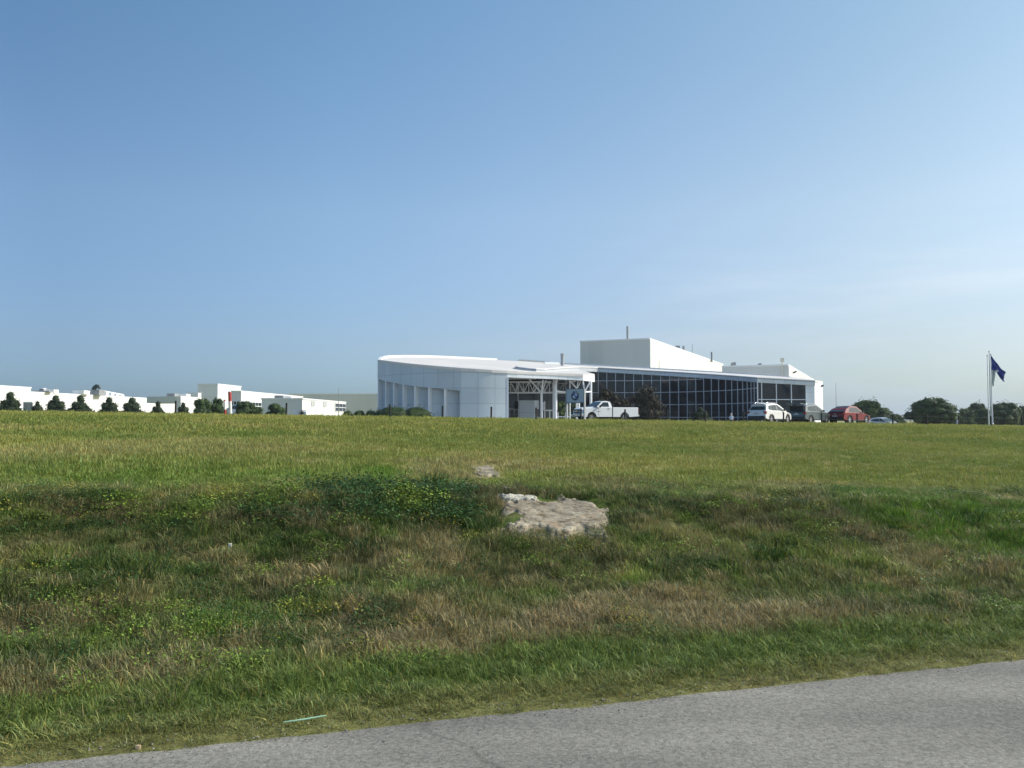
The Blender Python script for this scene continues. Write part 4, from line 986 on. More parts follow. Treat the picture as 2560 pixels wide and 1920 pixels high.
def pickup(label, loc, rz):
    root = empty('pickup_truck', loc, label, 'pickup truck', None, rz)
    pw = paint('white_truck_paint', (.78, .79, .79)); Lt = 5.75; hl = Lt / 2; w = 1.0; wr = .39; ar = .48; fx = hl - .98; rx = -hl + 1.42; zb_ = .42; rail = 1.30
    # nose + cab lower
    front = [(-.18, zb_), (-.18, rail), (.05, rail), (.85, rail - .01), (1.0, rail - .02), (1.6, rail - .07), (hl - .42, rail - .12), (hl - .18, rail - .22), (hl - .12, .78), (hl - .1, zb_ + .05)]
    front += [(fx + ar, zb_)] + arch(fx, ar, wr + .02) + [(fx - ar, zb_)]
    plan = lambda x: 1 - .06 * max(0, (x - hl * .6) / (hl * .4)) ** 2
    m = MB(); extrude_profile(m, front, [(-w, .045), (-w + .05, .015), (-w + .18, .0), (0, -.02), (w - .18, .0), (w - .05, .015), (w, .045)], plan)
    m.build('cab_body', pw, root, world=False, smooth=28)
    # raised centre bonnet
    m = MB(); bon = [(1.0, rail - .1), (1.02, rail + .06), (1.7, rail + .04), (hl - .3, rail - .03), (hl - .02, rail - .14), (hl, .72), (hl - .2, .7)]
    extrude_profile(m, bon, [(-.62, .12), (-.55, .02), (0, 0), (.55, .02), (.62, .12)]); m.build('bonnet', pw, root, world=False, smooth=28)
    z0, z1 = rail - .02, 1.84; yb_, tl = w - .06, .2
    cab = [(-.17, z0), (-.12, z1 - .2), (-.02, z1 - .05), (.2, z1), (.62, z1 - .01), (.78, z1 - .06), (1.42, z0)]
    yy = lambda z: yb_ - tl * (z - z0) / (z1 - z0); m = MB(); n = len(cab); ys_ = [(-1, 0), (-.82, .02), (0, .03), (.82, .02), (1, 0)]
    for f_, rise in ys_:
        for x, z in cab: m.v.append((x, f_ * yy(z), z + rise * (z > z0 + .2)))
    for i in range(4):
        for j in range(n): a = i * n + j; b_ = i * n + (j + 1) % n; m.f.append((a, b_, b_ + n, a + n))
    m.f.append(tuple(range(n))); m.f.append(tuple(4 * n + j for j in reversed(range(n)))); m.build('cab_roof', pw, root, world=False, smooth=28)
    for sd_ in (-1, 1):
        m = MB(); side_panel(m, [(.12, rail + .03), (.14, z1 - .1), (.66, z1 - .1), (1.16, rail + .04)], yb_, tl, z0, z1, sd_); m.build('side_window', M_win, root, world=False)
        # bed side with arch
        bs = [(-hl, zb_ + .06), (-hl - .0, rail - .04), (-hl + .03, rail), (-.24, rail), (-.24, zb_), (rx + ar, zb_)] + arch(rx, ar, wr + .02) + [(rx - ar, zb_)]
        m = MB(); extrude_profile(m, bs, [(sd_ * (w - .12), 0), (sd_ * (w - .02), .01), (sd_ * w, .04)] if sd_ > 0 else [(sd_ * w, .04), (sd_ * (w - .02), .01), (sd_ * (w - .12), 0)]); m.build('bed_side', pw, root, world=False, smooth=28)
        m = MB(); m.box((-.21, sd_ * (w - .1), .87), (.05, .14, .86)); m.build('cab_gap', M_plast, root, world=False)
        m = MB(); m.box((.22, sd_ * (w + .004), rail - .15), (.2, .03, .055)); m.build('door_handle', M_plast, root, world=False)
        m = MB(); m.box((1.12, sd_ * (w + .11), rail + .08), (.1, .24, .2)); m.build('mirror', M_plast, root, world=False, bevel=.03)
        m = MB(); m.box((1.25, sd_ * (w + .004), .93), (.42, .02, .05)); m.build('badge', M_chrome, root, world=False)
        m = MB(); m.box((-hl + .02, sd_ * (w - .1), 1.08), (.09, .18, .34)); m.build('tail_lamp', M_lred, root, world=False)
        m = MB(); m.box((hl - .19, sd_ * (w - .2), .93), (.16, .3, .2), rz=-sd_ * .3); m.build('headlight', M_lclear, root, world=False, bevel=.03)
        for cx_ in (fx, rx):
            q = MB(); q.tube([(cx_, sd_ * (w - .36), wr + .04), (cx_, sd_ * (w - .35), wr + .04)], ar + .02, 20); q.build('wheel_well', M_inner, root, world=False)
            wheel(root, cx_, sd_ * (w - .17), wr, .25, wr * .55, sd_, M_chrome, 8)
    m = MB(); m.box((.55, -(w + .003), .9), (.012, .012, .7)); m.box((1.22, w + .0, .9), (.02, .012, .7)); m.build('door_seam', M_plast, root, world=False)
    m = MB(); a = [(1.39, yb_ - .1, z0 + .06), (1.39, -yb_ + .1, z0 + .06), (.83, -yb_ + tl + .02, z1 - .08), (.83, yb_ - tl - .02, z1 - .08)]
    m.v = [(x + .03, y, z + .025) for x, y, z in a] + [(x - .01, y, z - .01) for x, y, z in a]; m.f = [(0, 1, 2, 3), (7, 6, 5, 4), (0, 4, 5, 1), (1, 5, 6, 2), (2, 6, 7, 3), (3, 7, 4, 0)]; m.build('windscreen', M_win, root, world=False)
    m = MB(); m.box((-.17, 0, rail + .22), (.04, 1.3, .34)); m.build('rear_window', M_win, root, world=False)
    m = MB(); m.box((-hl / 2 - .1, 0, .72), (hl - .3, 1.8, .06)); m.build('bed_floor', pw, root, world=False)
    m = MB(); m.box((-.3, 0, .98), (.06, 1.8, .6)); m.build('bed_front', pw, root, world=False)
    m = MB(); m.box((-hl + .06, 0, .98), (.1, 1.74, .62)); m.build('tailgate', pw, root, world=False, bevel=.02)
    m = MB(); m.box((-hl - .06, 0, .55), (.2, 1.86, .2)); m.build('rear_bumper', M_chrome, root, world=False, bevel=.03)
    m = MB(); m.box((hl + .03, 0, .56), (.22, 1.94, .24)); m.build('front_bumper', M_chrome, root, world=False, bevel=.05)
    m = MB(); m.box((hl + .0, 0, .93), (.1, .98, .34)); g = m.build('grille', M_plast, root, world=False, bevel=.03)
    m = MB(); m.box((hl + .055, 0, .93), (.03, .07, .34)); m.box((hl + .055, 0, .93), (.03, .98, .06)); m.build('crossbar', M_chrome, g, world=False)
    m = MB()
    for s_ in (-1, 1): m.box((.1, s_ * .45, .42), (4.9, .1, .14))
    m.box((rx, 0, .39), (.12, 1.5, .12)); m.box((fx, 0, .39), (.12, 1.5, .12)); m.build('chassis', M_plast, root, world=False)
    return root
pickup('white single-cab pickup truck facing left between the emblem sign and the dark trees', ground_loc(1513, 75), R(203))

# ---- person
def person(label, loc, rz):
    M_skin = mat('skin', (.42, .25, .18), .6, noise=.1); M_shirt = mat('pale_blue_shirt', (.50, .58, .68), .85, noise=.12, nscale=6); M_trou = mat('dark_trousers', (.05, .055, .07), .85, noise=.2); M_hair = mat('white_cap', (.72, .72, .70), .8, noise=.1)
    root = empty('person', loc, label, 'person', None, rz)
    J = {'pel': (0, 0, .95), 'wa': (0, 0, 1.08), 'ch': (.01, 0, 1.30), 'sh': (0, 0, 1.44), 'nk': (.015, 0, 1.52), 'hd': (.03, 0, 1.62), 'top': (.025, 0, 1.72)}
    rad = {'pel': .15, 'wa': .14, 'ch': .155, 'sh': .1, 'nk': .055, 'hd': .095, 'top': .07}
    E = [('pel', 'wa'), ('wa', 'ch'), ('ch', 'sh'), ('sh', 'nk'), ('nk', 'hd'), ('hd', 'top')]
    for s_, n_ in ((1, 'l'), (-1, 'r')):
        fw_ = .18 * s_
        J.update({'hip' + n_: (0, .09 * s_, .9), 'kn' + n_: (.04 + fw_ * .5, .10 * s_, .5), 'an' + n_: (fw_ * .8 - .02, .1 * s_, .09), 'to' + n_: (fw_ * .8 + .16, .11 * s_, .03),
                  'sp' + n_: (0, .18 * s_, 1.41), 'el' + n_: (-.03 - fw_ * .4, .25 * s_, 1.13), 'wr' + n_: (.1 - fw_ * .5, .24 * s_, .90), 'pa' + n_: (.13 - fw_ * .5, .235 * s_, .83)})
        rad.update({'hip' + n_: .1, 'kn' + n_: .062, 'an' + n_: .042, 'to' + n_: .032, 'sp' + n_: .062, 'el' + n_: .042, 'wr' + n_: .027, 'pa' + n_: .032})
        E += [('pel', 'hip' + n_), ('hip' + n_, 'kn' + n_), ('kn' + n_, 'an' + n_), ('an' + n_, 'to' + n_), ('sh', 'sp' + n_), ('sp' + n_, 'el' + n_), ('el' + n_, 'wr' + n_), ('wr' + n_, 'pa' + n_)]
        for k, (dy_, ln) in enumerate(((-.018, .055), (-.006, .062), (.006, .058), (.018, .048), (0, .04))):
            a = 'f%d' % k + n_; b2 = 'g%d' % k + n_; px_, py_, pz_ = J['pa' + n_]
            if k < 4: J[a] = (px_ + dy_ * 1.2 + .005, py_, pz_ - .045); J[b2] = (px_ + dy_ * 1.4 + .02, py_ - s_ * .008, pz_ - .045 - ln)
            else: J[a] = (px_ + .035, py_ - s_ * .012, pz_ - .0); J[b2] = (px_ + .05, py_ - s_ * .02, pz_ - .045)
            rad[a] = .009; rad[b2] = .008; E += [('pa' + n_, a), (a, b2)]
    names = list(J); me = bpy.data.meshes.new('body'); me.from_pydata([J[k] for k in names], [(names.index(a), names.index(b2)) for a, b2 in E], [])
    o = bpy.data.objects.new('body', me); link(o)
    sk = o.modifiers.new('skin', 'SKIN'); sub = o.modifiers.new('sub', 'SUBSURF'); sub.levels = sub.render_levels = 1
    for i, k in enumerate(names): me.skin_vertices[0].data[i].radius = (rad[k], rad[k] * (1.25 if k in ('wa', 'ch', 'pel') else 1))
    me.skin_vertices[0].data[0].use_root = True
    dg = bpy.context.evaluated_depsgraph_get(); me2 = bpy.data.meshes.new_from_object(o.evaluated_get(dg)); bpy.data.objects.remove(o)
    for mm in (M_skin, M_shirt, M_trou): me2.materials.append(mm)
    for p in me2.polygons:
        c = p.center; p.use_smooth = True
        arm = abs(c.y) > .2
        p.material_index = 2 if (c.z < .98 and not arm) else (1 if (c.z < 1.475 and not (arm and c.z < 1.12)) else 0)
    bo = bpy.data.objects.new('body', me2); link(bo); bo.parent = root
    m = MB(); m.tube([(.025, 0, 1.655), (.02, 0, 1.70), (.015, 0, 1.745), (.01, 0, 1.765)], [.108, .108, .085, .03], 16); m.box((.13, 0, 1.665), (.11, .13, .012)); m.build('cap', M_hair, root, world=False, smooth=50)
    m = MB(); m.tube([(.115, 0, 1.63), (.145, 0, 1.60), (.115, 0, 1.59)], [.008, .016, .01], 6); m.build('nose', M_skin, root, world=False, smooth=50)
    for s_ in (-1, 1):
        m = MB(); m.box((.02, s_ * .1, 1.615), (.035, .02, .06)); m.build('ear', M_skin, root, world=False, bevel=.008)
        m = MB(); m.tube([(.11, s_ * .035, 1.63), (.122, s_ * .035, 1.63)], .012, 8); m.build('eye', M_plast, root, world=False)
    m = MB(); m.box((.118, 0, 1.56), (.012, .045, .01)); m.build('mouth', mat('lips', (.35, .12, .1), .6, noise=.1), root, world=False)
    return root
px_, Y_p = 1828.5, 104.0
person('person in a pale blue shirt and white cap walking past the dark glass wall', (U(px_, Y_p), Y_p, hz(U(px_, Y_p), Y_p)), R(75))

# ================================================================== vegetation
def leafmat(name, c1, c2, c3=None, trans=.25, scale=1.2, attr=None, rough=.6):
    m = bpy.data.materials.new(name); m.use_nodes = True; nt = m.node_tree; N = nt.nodes; L = nt.links; N.clear()
    out = N.new('ShaderNodeOutputMaterial'); df = N.new('ShaderNodeBsdfPrincipled'); df.inputs['Roughness'].default_value = rough; df.inputs['Specular IOR Level'].default_value = .25
    tr = N.new('ShaderNodeBsdfTranslucent'); mx = N.new('ShaderNodeMixShader'); mx.inputs['Fac'].default_value = trans
    rv = N.new('ShaderNodeAttribute'); rv.attribute_name = 'shade'
    if attr:
        at = N.new('ShaderNodeAttribute'); at.attribute_type = 'INSTANCER'; at.attribute_name = attr
        mu = N.new('ShaderNodeMixRGB'); mu.blend_type = 'MULTIPLY'; mu.inputs['Fac'].default_value = 1
        L.new(at.outputs['Color'], mu.inputs['Color1']); L.new(rv.outputs['Color'], mu.inputs['Color2']); c = mu.outputs['Color']
    else:
        geo = N.new('ShaderNodeNewGeometry'); nz = N.new('ShaderNodeTexNoise'); nz.inputs['Scale'].default_value = scale; nz.inputs['Detail'].default_value = 3
        L.new(geo.outputs['Position'], nz.inputs['Vector'])
        r = N.new('ShaderNodeValToRGB'); e = r.color_ramp.elements; e[0].position = .38; e[0].color = (*c1, 1); e[1].position = .62; e[1].color = (*c2, 1)
        if c3: k = r.color_ramp.elements.new(.75); k.color = (*c3, 1)
        L.new(nz.outputs['Fac'], r.inputs['Fac'])
        mu = N.new('ShaderNodeMixRGB'); mu.blend_type = 'MULTIPLY'; mu.inputs['Fac'].default_value = 1
        L.new(r.outputs['Color'], mu.inputs['Color1']); L.new(rv.outputs['Color'], mu.inputs['Color2']); c = mu.outputs['Color']
    L.new(c, df.inputs['Base Color']); L.new(c, tr.inputs['Color'])
    L.new(df.outputs[0], mx.inputs[1]); L.new(tr.outputs[0], mx.inputs[2]); L.new(mx.outputs[0], out.inputs['Surface'])
    return m
def mesh_np(name, V, F, m, shade=None, smooth=False):
    me = bpy.data.meshes.new(name); me.from_pydata(np.asarray(V).tolist(), [], [tuple(f) for f in F]); me.materials.append(m)
    if shade is not None:
        a = me.color_attributes.new('shade', 'FLOAT_COLOR', 'POINT'); s4 = np.concatenate([shade, np.ones((len(shade), 1))], 1); a.data.foreach_set('color', s4.ravel())
    if smooth: me.polygons.foreach_set('use_smooth', [True] * len(me.polygons))
    return me
M_bark = mat('bark', (.09, .07, .055), .9, noise=.4, nscale=6)
M_holly = leafmat('dark_evergreen_leaves', (.02, .036, .016), (.046, .072, .026))
M_oak = leafmat('dark_green_leaves', (.028, .056, .02), (.07, .115, .034), scale=.5)
M_light = leafmat('mid_green_leaves', (.04, .075, .025), (.075, .12, .035), scale=.5)
M_plum = leafmat('plum_green_leaves', (.032, .036, .018), (.045, .034, .022), (.07, .035, .032), scale=.9)
M_hedge = leafmat('clipped_hedge_leaves', (.026, .05, .015), (.06, .1, .026), scale=1.5)

def crown(seed, lobes, n, size, m, core=.62, name='crown'):
    """leaf-sized faces scattered through overlapping lobes (cx,cy,cz,rx,ry,rz) + twiggy inner mass"""
    g = np.random.default_rng(seed); lob = np.array(lobes, float); vol = (lob[:, 3] * lob[:, 4] * lob[:, 5]) ** (2 / 3); pr = vol / vol.sum()
    idx = g.choice(len(lob), n, p=pr); d = g.normal(size=(n, 3)); d /= np.linalg.norm(d, axis=1)[:, None]
    r = g.uniform(.55, 1.0, n) ** .6 * (1 + .06 * g.normal(size=n))
    # uneven surface: push lumps in and out
    lump = 1 + .15 * (np.sin(d[:, 0] * 7 + idx * 1.7) * np.sin(d[:, 1] * 6 + idx) + np.sin(d[:, 2] * 8 + idx * 2.3) * .7)
    P_ = lob[idx, :3] + d * lob[idx, 3:] * (r * lump)[:, None]
    P_[:, 2] = np.maximum(P_[:, 2], .12)
    nrm = d + g.normal(scale=.7, size=(n, 3)); nrm /= np.linalg.norm(nrm, axis=1)[:, None]
    a = np.cross(nrm, g.normal(size=(n, 3))); a /= np.linalg.norm(a, axis=1)[:, None]; b_ = np.cross(nrm, a)
    s_ = size * g.uniform(.6, 1.5, n)[:, None]
    V = np.stack([P_ + a * s_, P_ + b_ * s_ * .55, P_ - a * s_ * .9, P_ - b_ * s_ * .6], 1).reshape(-1, 3)
    F = np.arange(4 * n).reshape(n, 4)
    sh = np.repeat(g.uniform(.6, 1.4, n), 4)[:, None] * np.ones((1, 3))
    # inner mass of dense foliage
    cv = []; cf = []
    for l in lob:
        bm = bmesh.new(); bmesh.ops.create_icosphere(bm, subdivisions=2, radius=1)
        o = len(cv)
        for v in bm.verts:
            k = core * (1 + .18 * math.sin(v.co.x * 9 + l[0] * 5) * math.sin(v.co.y * 8 + v.co.z * 7)); cv.append((l[0] + v.co.x * l[3] * k, l[1] + v.co.y * l[4] * k, max(.1, l[2] + v.co.z * l[5] * k)))
        cf += [[o + v.index + len(V) for v in f.verts] for f in bm.faces]; bm.free()
    V2 = np.concatenate([V, np.array(cv)]); sh2 = np.concatenate([sh, np.full((len(cv), 3), .8)])
    return mesh_np(name, V2, [list(f) for f in F] + cf, m, sh2)
def trunk_mesh(h, r, limbs, seed=0):
    m = MB(); rr = random.Random(seed); m.tube([(0, 0, -.15), (.03, 0, h * .4), (0, .04, h * .75), (.02, 0, h)], [r, r * .8, r * .55, r * .2], 8)
    for i in range(limbs):
        a = 2 * math.pi * i / limbs + rr.random(); z = h * (.3 + .45 * i / limbs); l = h * .35
        m.tube([(0, 0, z), (math.cos(a) * l * .5, math.sin(a) * l * .5, z + l * .5), (math.cos(a) * l, math.sin(a) * l, z + l * .8)], [r * .45, r * .3, r * .1], 6)
    me = bpy.data.meshes.new('trunk'); me.from_pydata(m.v, [], m.f); me.materials.append(M_bark); return me
TR = trunk_mesh(1.0, .045, 6, 3)
# unit crowns: height ~1 (z 0..1), half width ~ .5
def lobes_pyr(seed, wid=.42):
    g = random.Random(seed); L = [(0, 0, .28, wid * .95, wid * .95, .26)]
    for i in range(5): a = i * 1.26 + g.random(); L.append((math.cos(a) * wid * .5, math.sin(a) * wid * .5, .22 + .1 * g.random(), wid * .55, wid * .55, .2))
    for i in range(4): a = i * 1.57 + g.random(); L.append((math.cos(a) * wid * .28, math.sin(a) * wid * .28, .5 + .1 * g.random(), wid * .45, wid * .45, .18))
    L.append((.02 * g.random(), 0, .78, wid * .3, wid * .3, .2)); return L
def lobes_round(seed, base=.12):
    g = random.Random(seed); L = [(0, 0, .45, .36, .36, .42), (0, 0, .2, .42, .42, .2)]
    for i in range(9): a = i * .7 + g.random() * .4; z = .25 + .5 * g.random(); rr_ = .30 * (1 - .35 * abs(z - .4)); L.append((math.cos(a) * rr_, math.sin(a) * rr_, z, .2, .2, .17))
    for i in range(8): a = i * .785 + g.random() * .3; L.append((math.cos(a) * .33, math.sin(a) * .33, .2 + .12 * g.random(), .2, .2, .22))
    for i in range(3): a = i * 2.1 + g.random(); L.append((math.cos(a) * .12, math.sin(a) * .12, .78, .17, .17, .16))
    return L
C_pyr = [crown(11 + i, lobes_pyr(5 + i, .40 + .04 * i), 4200, .026, M_holly, core=.8) for i in range(3)]
C_rnd = [crown(21 + i, lobes_round(15 + i), 5200, .022, M_oak, core=.78) for i in range(3)]
C_lgt = crown(31, lobes_round(33), 3600, .022, M_light)
def lobes_full(seed):
    g = random.Random(seed); L = [(0, 0, .42, .44, .44, .5)]
    for i in range(22):
        a = g.random() * 6.283; e = g.uniform(.05, 1.35); r_ = .40; L.append((math.cos(a) * math.cos(e) * r_, math.sin(a) * math.cos(e) * r_, .3 + math.sin(e) * .52, g.uniform(.1, .17), g.uniform(.1, .17), g.uniform(.1, .16)))
    return L
C_ful = [crown(61 + i, lobes_full(65 + i), 6500, .02, M_oak, core=.85) for i in range(3)]
C_plm = [crown(41 + i, lobes_round(44 + i), 3600, .021, M_plum, core=.45) for i in range(2)]
def lobes_dome(seed): 
    g = random.Random(seed); return [(0, 0, .45, .5, .5, .52)] + [(math.cos(a) * .33, math.sin(a) * .33, .3, .2, .2, .3) for a in [i * .9 + g.random() * .3 for i in range(7)]]
C_hdg = [crown(51 + i, lobes_dome(i), 3500, .022, M_hedge, core=.9) for i in range(2)]
def tree(name, label, cat, px, Y, ytop, wpx, me, group, zg=None, rot=None, trunk=True):
    x = U(px, Y); z0 = hz(x, Y) if zg is None else zg; h = Z(ytop, Y) - z0; w_ = wpx / FPX * Y
    root = empty(name, (x, Y, z0), label, cat, group, rz=rnd.random() * 6.28 if rot is None else rot)
    c = bpy.data.objects.new('crown', me); link(c); c.parent = root; c.scale = (w_ * 1.18, w_ * 1.18, h * .98)
    if trunk:
        t_ = bpy.data.objects.new('trunk', TR); link(t_); t_.parent = root; t_.scale = (w_ * .9, w_ * .9, h * .8)
    return root
GL = 'row of dark evergreen trees in front of the left factory'
left = [(24, 66, 976, 'broadest dark evergreen tree, at the left edge of the photo'), (92, 36, 1001, 'small round evergreen just right of the grey annex'),
        (139, 52, 985, 'evergreen tree touching the small round one on its left'), (200, 62, 985, 'wide pyramid-shaped evergreen below the grey-fronted penthouse'),
        (273, 50, 990, 'narrow pyramid-shaped evergreen below the roof ducts'), (329, 56, 991, 'slender-topped evergreen just left of the grey loading canopy'),
        (394, 40, 1001, 'short evergreen under the grey loading canopy'), (458, 34, 1004, 'smallest evergreen right of the fence post by the loading canopy')]
for i, (px, w_, yt, lb) in enumerate(left): tree('evergreen_tree', lb, 'tree', px, 128 + (i * 7) % 9, yt - 2, w_ * 1.1, C_pyr[i % 3], GL)
mid = [(507, 44, 990, 'dark tree left of its twin below the grey tower front'), (545, 42, 989, 'dark tree with a flat top touching the red and white posts'), (600, 36, 1016, 'low dark tree hiding the white car'), (614, 46, 997, 'dark tree just right of the taller marker post'), (641, 34, 1012, 'low green bush below the dark factory windows'), (690, 46, 1003, 'dark tree in front of the grey side of the office block')]
for i, (px, w_, yt, lb) in enumerate(mid): tree('evergreen_tree', lb, 'tree', px, (106, 108, 112, 110, 109, 107)[i], yt, w_, C_rnd[i % 3] if i != 4 else C_lgt, 'dark trees around the marker posts')
# spiky plant
def spiky(px, Y, ytop, label):
    x = U(px, Y); z0 = hz(x, Y); h = Z(ytop, Y) - z0; g = np.random.default_rng(5); V = []; F = []
    for i in range(70):
        a = g.uniform(0, 6.28); el = g.uniform(.25, 1.5); l = h * g.uniform(.35, .55); d = np.array([math.cos(a) * math.cos(el), math.sin(a) * math.cos(el), math.sin(el)]); p0 = np.array([0, 0, h * .5]); sdv = np.array([-math.sin(a), math.cos(a), 0]) * .05
        n = len(V); V += [p0 - sdv, p0 + sdv, p0 + d * l]; F.append((n, n + 1, n + 2))
    V += [(-.06, 0, 0), (.06, 0, 0), (.05, 0, h * .5), (-.05, 0, h * .5), (0, -.06, 0), (0, .06, 0), (0, .05, h * .5), (0, -.05, h * .5)]; n = 210; F += [(n, n + 1, n + 2, n + 3), (n + 4, n + 5, n + 6, n + 7)]
    me = mesh_np('leaves', V, F, leafmat('reddish_spiky_leaves', (.09, .05, .045), (.14, .10, .07)), np.ones((len(V), 3)))
    r_ = empty('spiky_plant', (x, Y, z0), label, 'plant'); o = bpy.data.objects.new('leaves', me); link(o); o.parent = r_
spiky(754, 120, 1021, 'small reddish spiky plant by the low white garden wall')
hd = [(869, 27, 1024, 'leftmost small clipped dome shrub beside the office block window'), (898, 28, 1023, 'second small clipped dome shrub from the left'), (927, 29, 1023, 'third small clipped dome shrub, nearest the silver wall')]
for i, (px, w_, yt, lb) in enumerate(hd): tree('dome_shrub', lb, 'shrub', px, 112, yt, w_, C_hdg[i % 2], 'clipped dome shrubs left of the visitor centre', trunk=False)
for px, w_, yt, lb, i in ((950, 30, 1020, 'smallest clipped shrub at the left end of the large hedge pair', 1), (982, 76, 1013, 'large clipped dome shrub in front of the first recessed bays', 0), (1040, 72, 1012.5, 'large clipped dome shrub in front of the middle recessed bays', 1)):
    tree('dome_shrub', lb, 'shrub', px, 103 + i, yt, w_, C_hdg[i], 'large clipped shrubs in front of the silver wall', trunk=False)
tree('plum_tree', 'plum and green leaved tree behind the cab of the pickup', 'tree', 1516, 126, 962, 84, C_plm[0], 'plum leaved trees before the glass wall')
tree('plum_tree', 'plum leaved tree behind the tail of the pickup', 'tree', 1560, 129, 986, 52, C_plm[1], 'plum leaved trees before the glass wall')
tree('plum_tree', 'largest plum leaved tree right of the pickup in front of the glass wall', 'tree', 1616, 124, 951, 80, C_plm[1], 'plum leaved trees before the glass wall')
tree('dark_shrub', 'low dark green shrub at the foot of the glass wall left of the walking person', 'shrub', 1752, 116, 1014, 56, C_pyr[1], 'dark shrubs by the glass wall', trunk=False)
tree('dark_shrub', 'dark green shrub under the canopy left of the emblem sign', 'shrub', 1404, 124, 998, 42, C_rnd[0], 'dark shrubs by the glass wall', trunk=False)
tree('dark_shrub', 'dark green shrub seen below the emblem sign', 'shrub', 1434, 125, 1005, 34, C_rnd[2], 'dark shrubs by the glass wall', trunk=False)
GR = 'round dark trees on the right horizon'
rt_ = [(2172, 78, 997, 150, 0, 'round dark tree behind the dark red car'), (2236, 52, 1036, 190, 3, 'low mid green tree right of the pale car roof'), (2205, 60, 1020, 165, 1, 'lower tree overlapping the right side of the round one'),
       (2331, 108, 993, 150, 2, 'broadest dark domed tree standing alone between the pale car and the flagpoles'), (2368, 42, 1022, 148, 0, 'small tree on the right flank of the broad domed tree'), (2412, 46, 1020, 180, 3, 'low tree left of the flagpoles'),
       (2446, 50, 1006, 185, 1, 'tree just left of the flagpoles'), (2512, 76, 1004, 160, 0, 'dark round tree just right of the flagpoles'), (2462, 40, 1022, 170, 2, 'dark low tree behind the feet of the flagpoles'), (2562, 46, 1012, 190, 1, 'tree cut by the right edge of the photo')]
for px, w_, yt, Y, k, lb in rt_: tree('round_tree', lb, 'tree', px, Y, yt - 5, w_, C_ful[k] if k < 3 else C_lgt, GR)
far_hedge = [(2395, 60, 1040, 200), (2440, 70, 1042, 205), (2490, 80, 1040, 205), (2545, 80, 1042, 205)]
for i, (px, w_, yt, Y) in enumerate(far_hedge): tree('far_shrub', ['low dark shrub between the broad domed tree and the low tree', 'low dark shrub left of the flagpoles', 'low dark shrub right of the flagpoles', 'low dark shrub at the right edge of the photo'][i], 'shrub', px, Y, yt, w_, C_rnd[i % 3], 'low shrubs behind the flagpoles', trunk=False)

# ------------------------------------------------------------------ rocks
rk = bpy.data.materials.new('weathered_rock'); rk.use_nodes = True; N = rk.node_tree.nodes; L = rk.node_tree.links; b = N['Principled BSDF']; b.inputs['Roughness'].default_value = .9; b.inputs['Specular IOR Level'].default_value = .2
geo = N.new('ShaderNodeNewGeometry'); mp_ = N.new('ShaderNodeMapping'); mp_.inputs['Scale'].default_value = (1.2, 1.2, 5); mp_.inputs['Rotation'].default_value = (0, R(14), 0)
nA = N.new('ShaderNodeTexNoise'); nA.inputs['Scale'].default_value = 2.6; nA.inputs['Detail'].default_value = 9; nA.inputs['Roughness'].default_value = .65
nB = N.new('ShaderNodeTexNoise'); nB.inputs['Scale'].default_value = 3.5; nB.inputs['Detail'].default_value = 5
L.new(geo.outputs['Position'], mp_.inputs['Vector']); L.new(mp_.outputs['Vector'], nA.inputs['Vector']); L.new(mp_.outputs['Vector'], nB.inputs['Vector']); nB.inputs['Scale'].default_value = 1.7
r1 = N.new('ShaderNodeValToRGB'); e = r1.color_ramp.elements; e[0].position = .32; e[0].color = (.16, .135, .095, 1); e[1].position = .55; e[1].color = (.325, .28, .205, 1); k = e.new(.70); k.color = (.50, .46, .36, 1)
r2 = N.new('ShaderNodeMapRange'); r2.inputs['From Min'].default_value = .6; r2.inputs['From Max'].default_value = .72
nC = N.new('ShaderNodeTexNoise'); nC.inputs['Scale'].default_value = 7; nC.inputs['Detail'].default_value = 8; nC.inputs['Roughness'].default_value = .6; L.new(mp_.outputs['Vector'], nC.inputs['Vector'])
r4 = N.new('ShaderNodeValToRGB'); e = r4.color_ramp.elements; e[0].position = .40; e[0].color = (.42, .40, .36, 1); e[1].position = .47; e[1].color = (1, 1, 1, 1)
L.new(nC.outputs['Fac'], r4.inputs['Fac'])
mcr = N.new('ShaderNodeMixRGB'); mcr.blend_type = 'MULTIPLY'; mcr.inputs['Fac'].default_value = .8
mx = N.new('ShaderNodeMixRGB'); mx.inputs['Color2'].default_value = (.27, .17, .085, 1)
L.new(nA.outputs['Fac'], r1.inputs['Fac']); L.new(nB.outputs['Fac'], r2.inputs['Value']); L.new(r2.outputs['Result'], mx.inputs['Fac']); L.new(r1.outputs['Color'], mx.inputs['Color1']); L.new(mx.outputs['Color'], mcr.inputs['Color1']); L.new(r4.outputs['Color'], mcr.inputs['Color2']); L.new(mcr.outputs['Color'], b.inputs['Base Color'])
bp = N.new('ShaderNodeBump'); bp.inputs['Distance'].default_value = .04; L.new(nA.outputs['Fac'], bp.inputs['Height']); L.new(bp.outputs['Normal'], b.inputs['Normal'])
M_pale_rock = mat('sunlit_pale_rock', (.52, .49, .40), .9, noise=.3, nscale=8, bump=.02, bscale=15)  # paler rock for the ledge: the lit top edge is put into colour
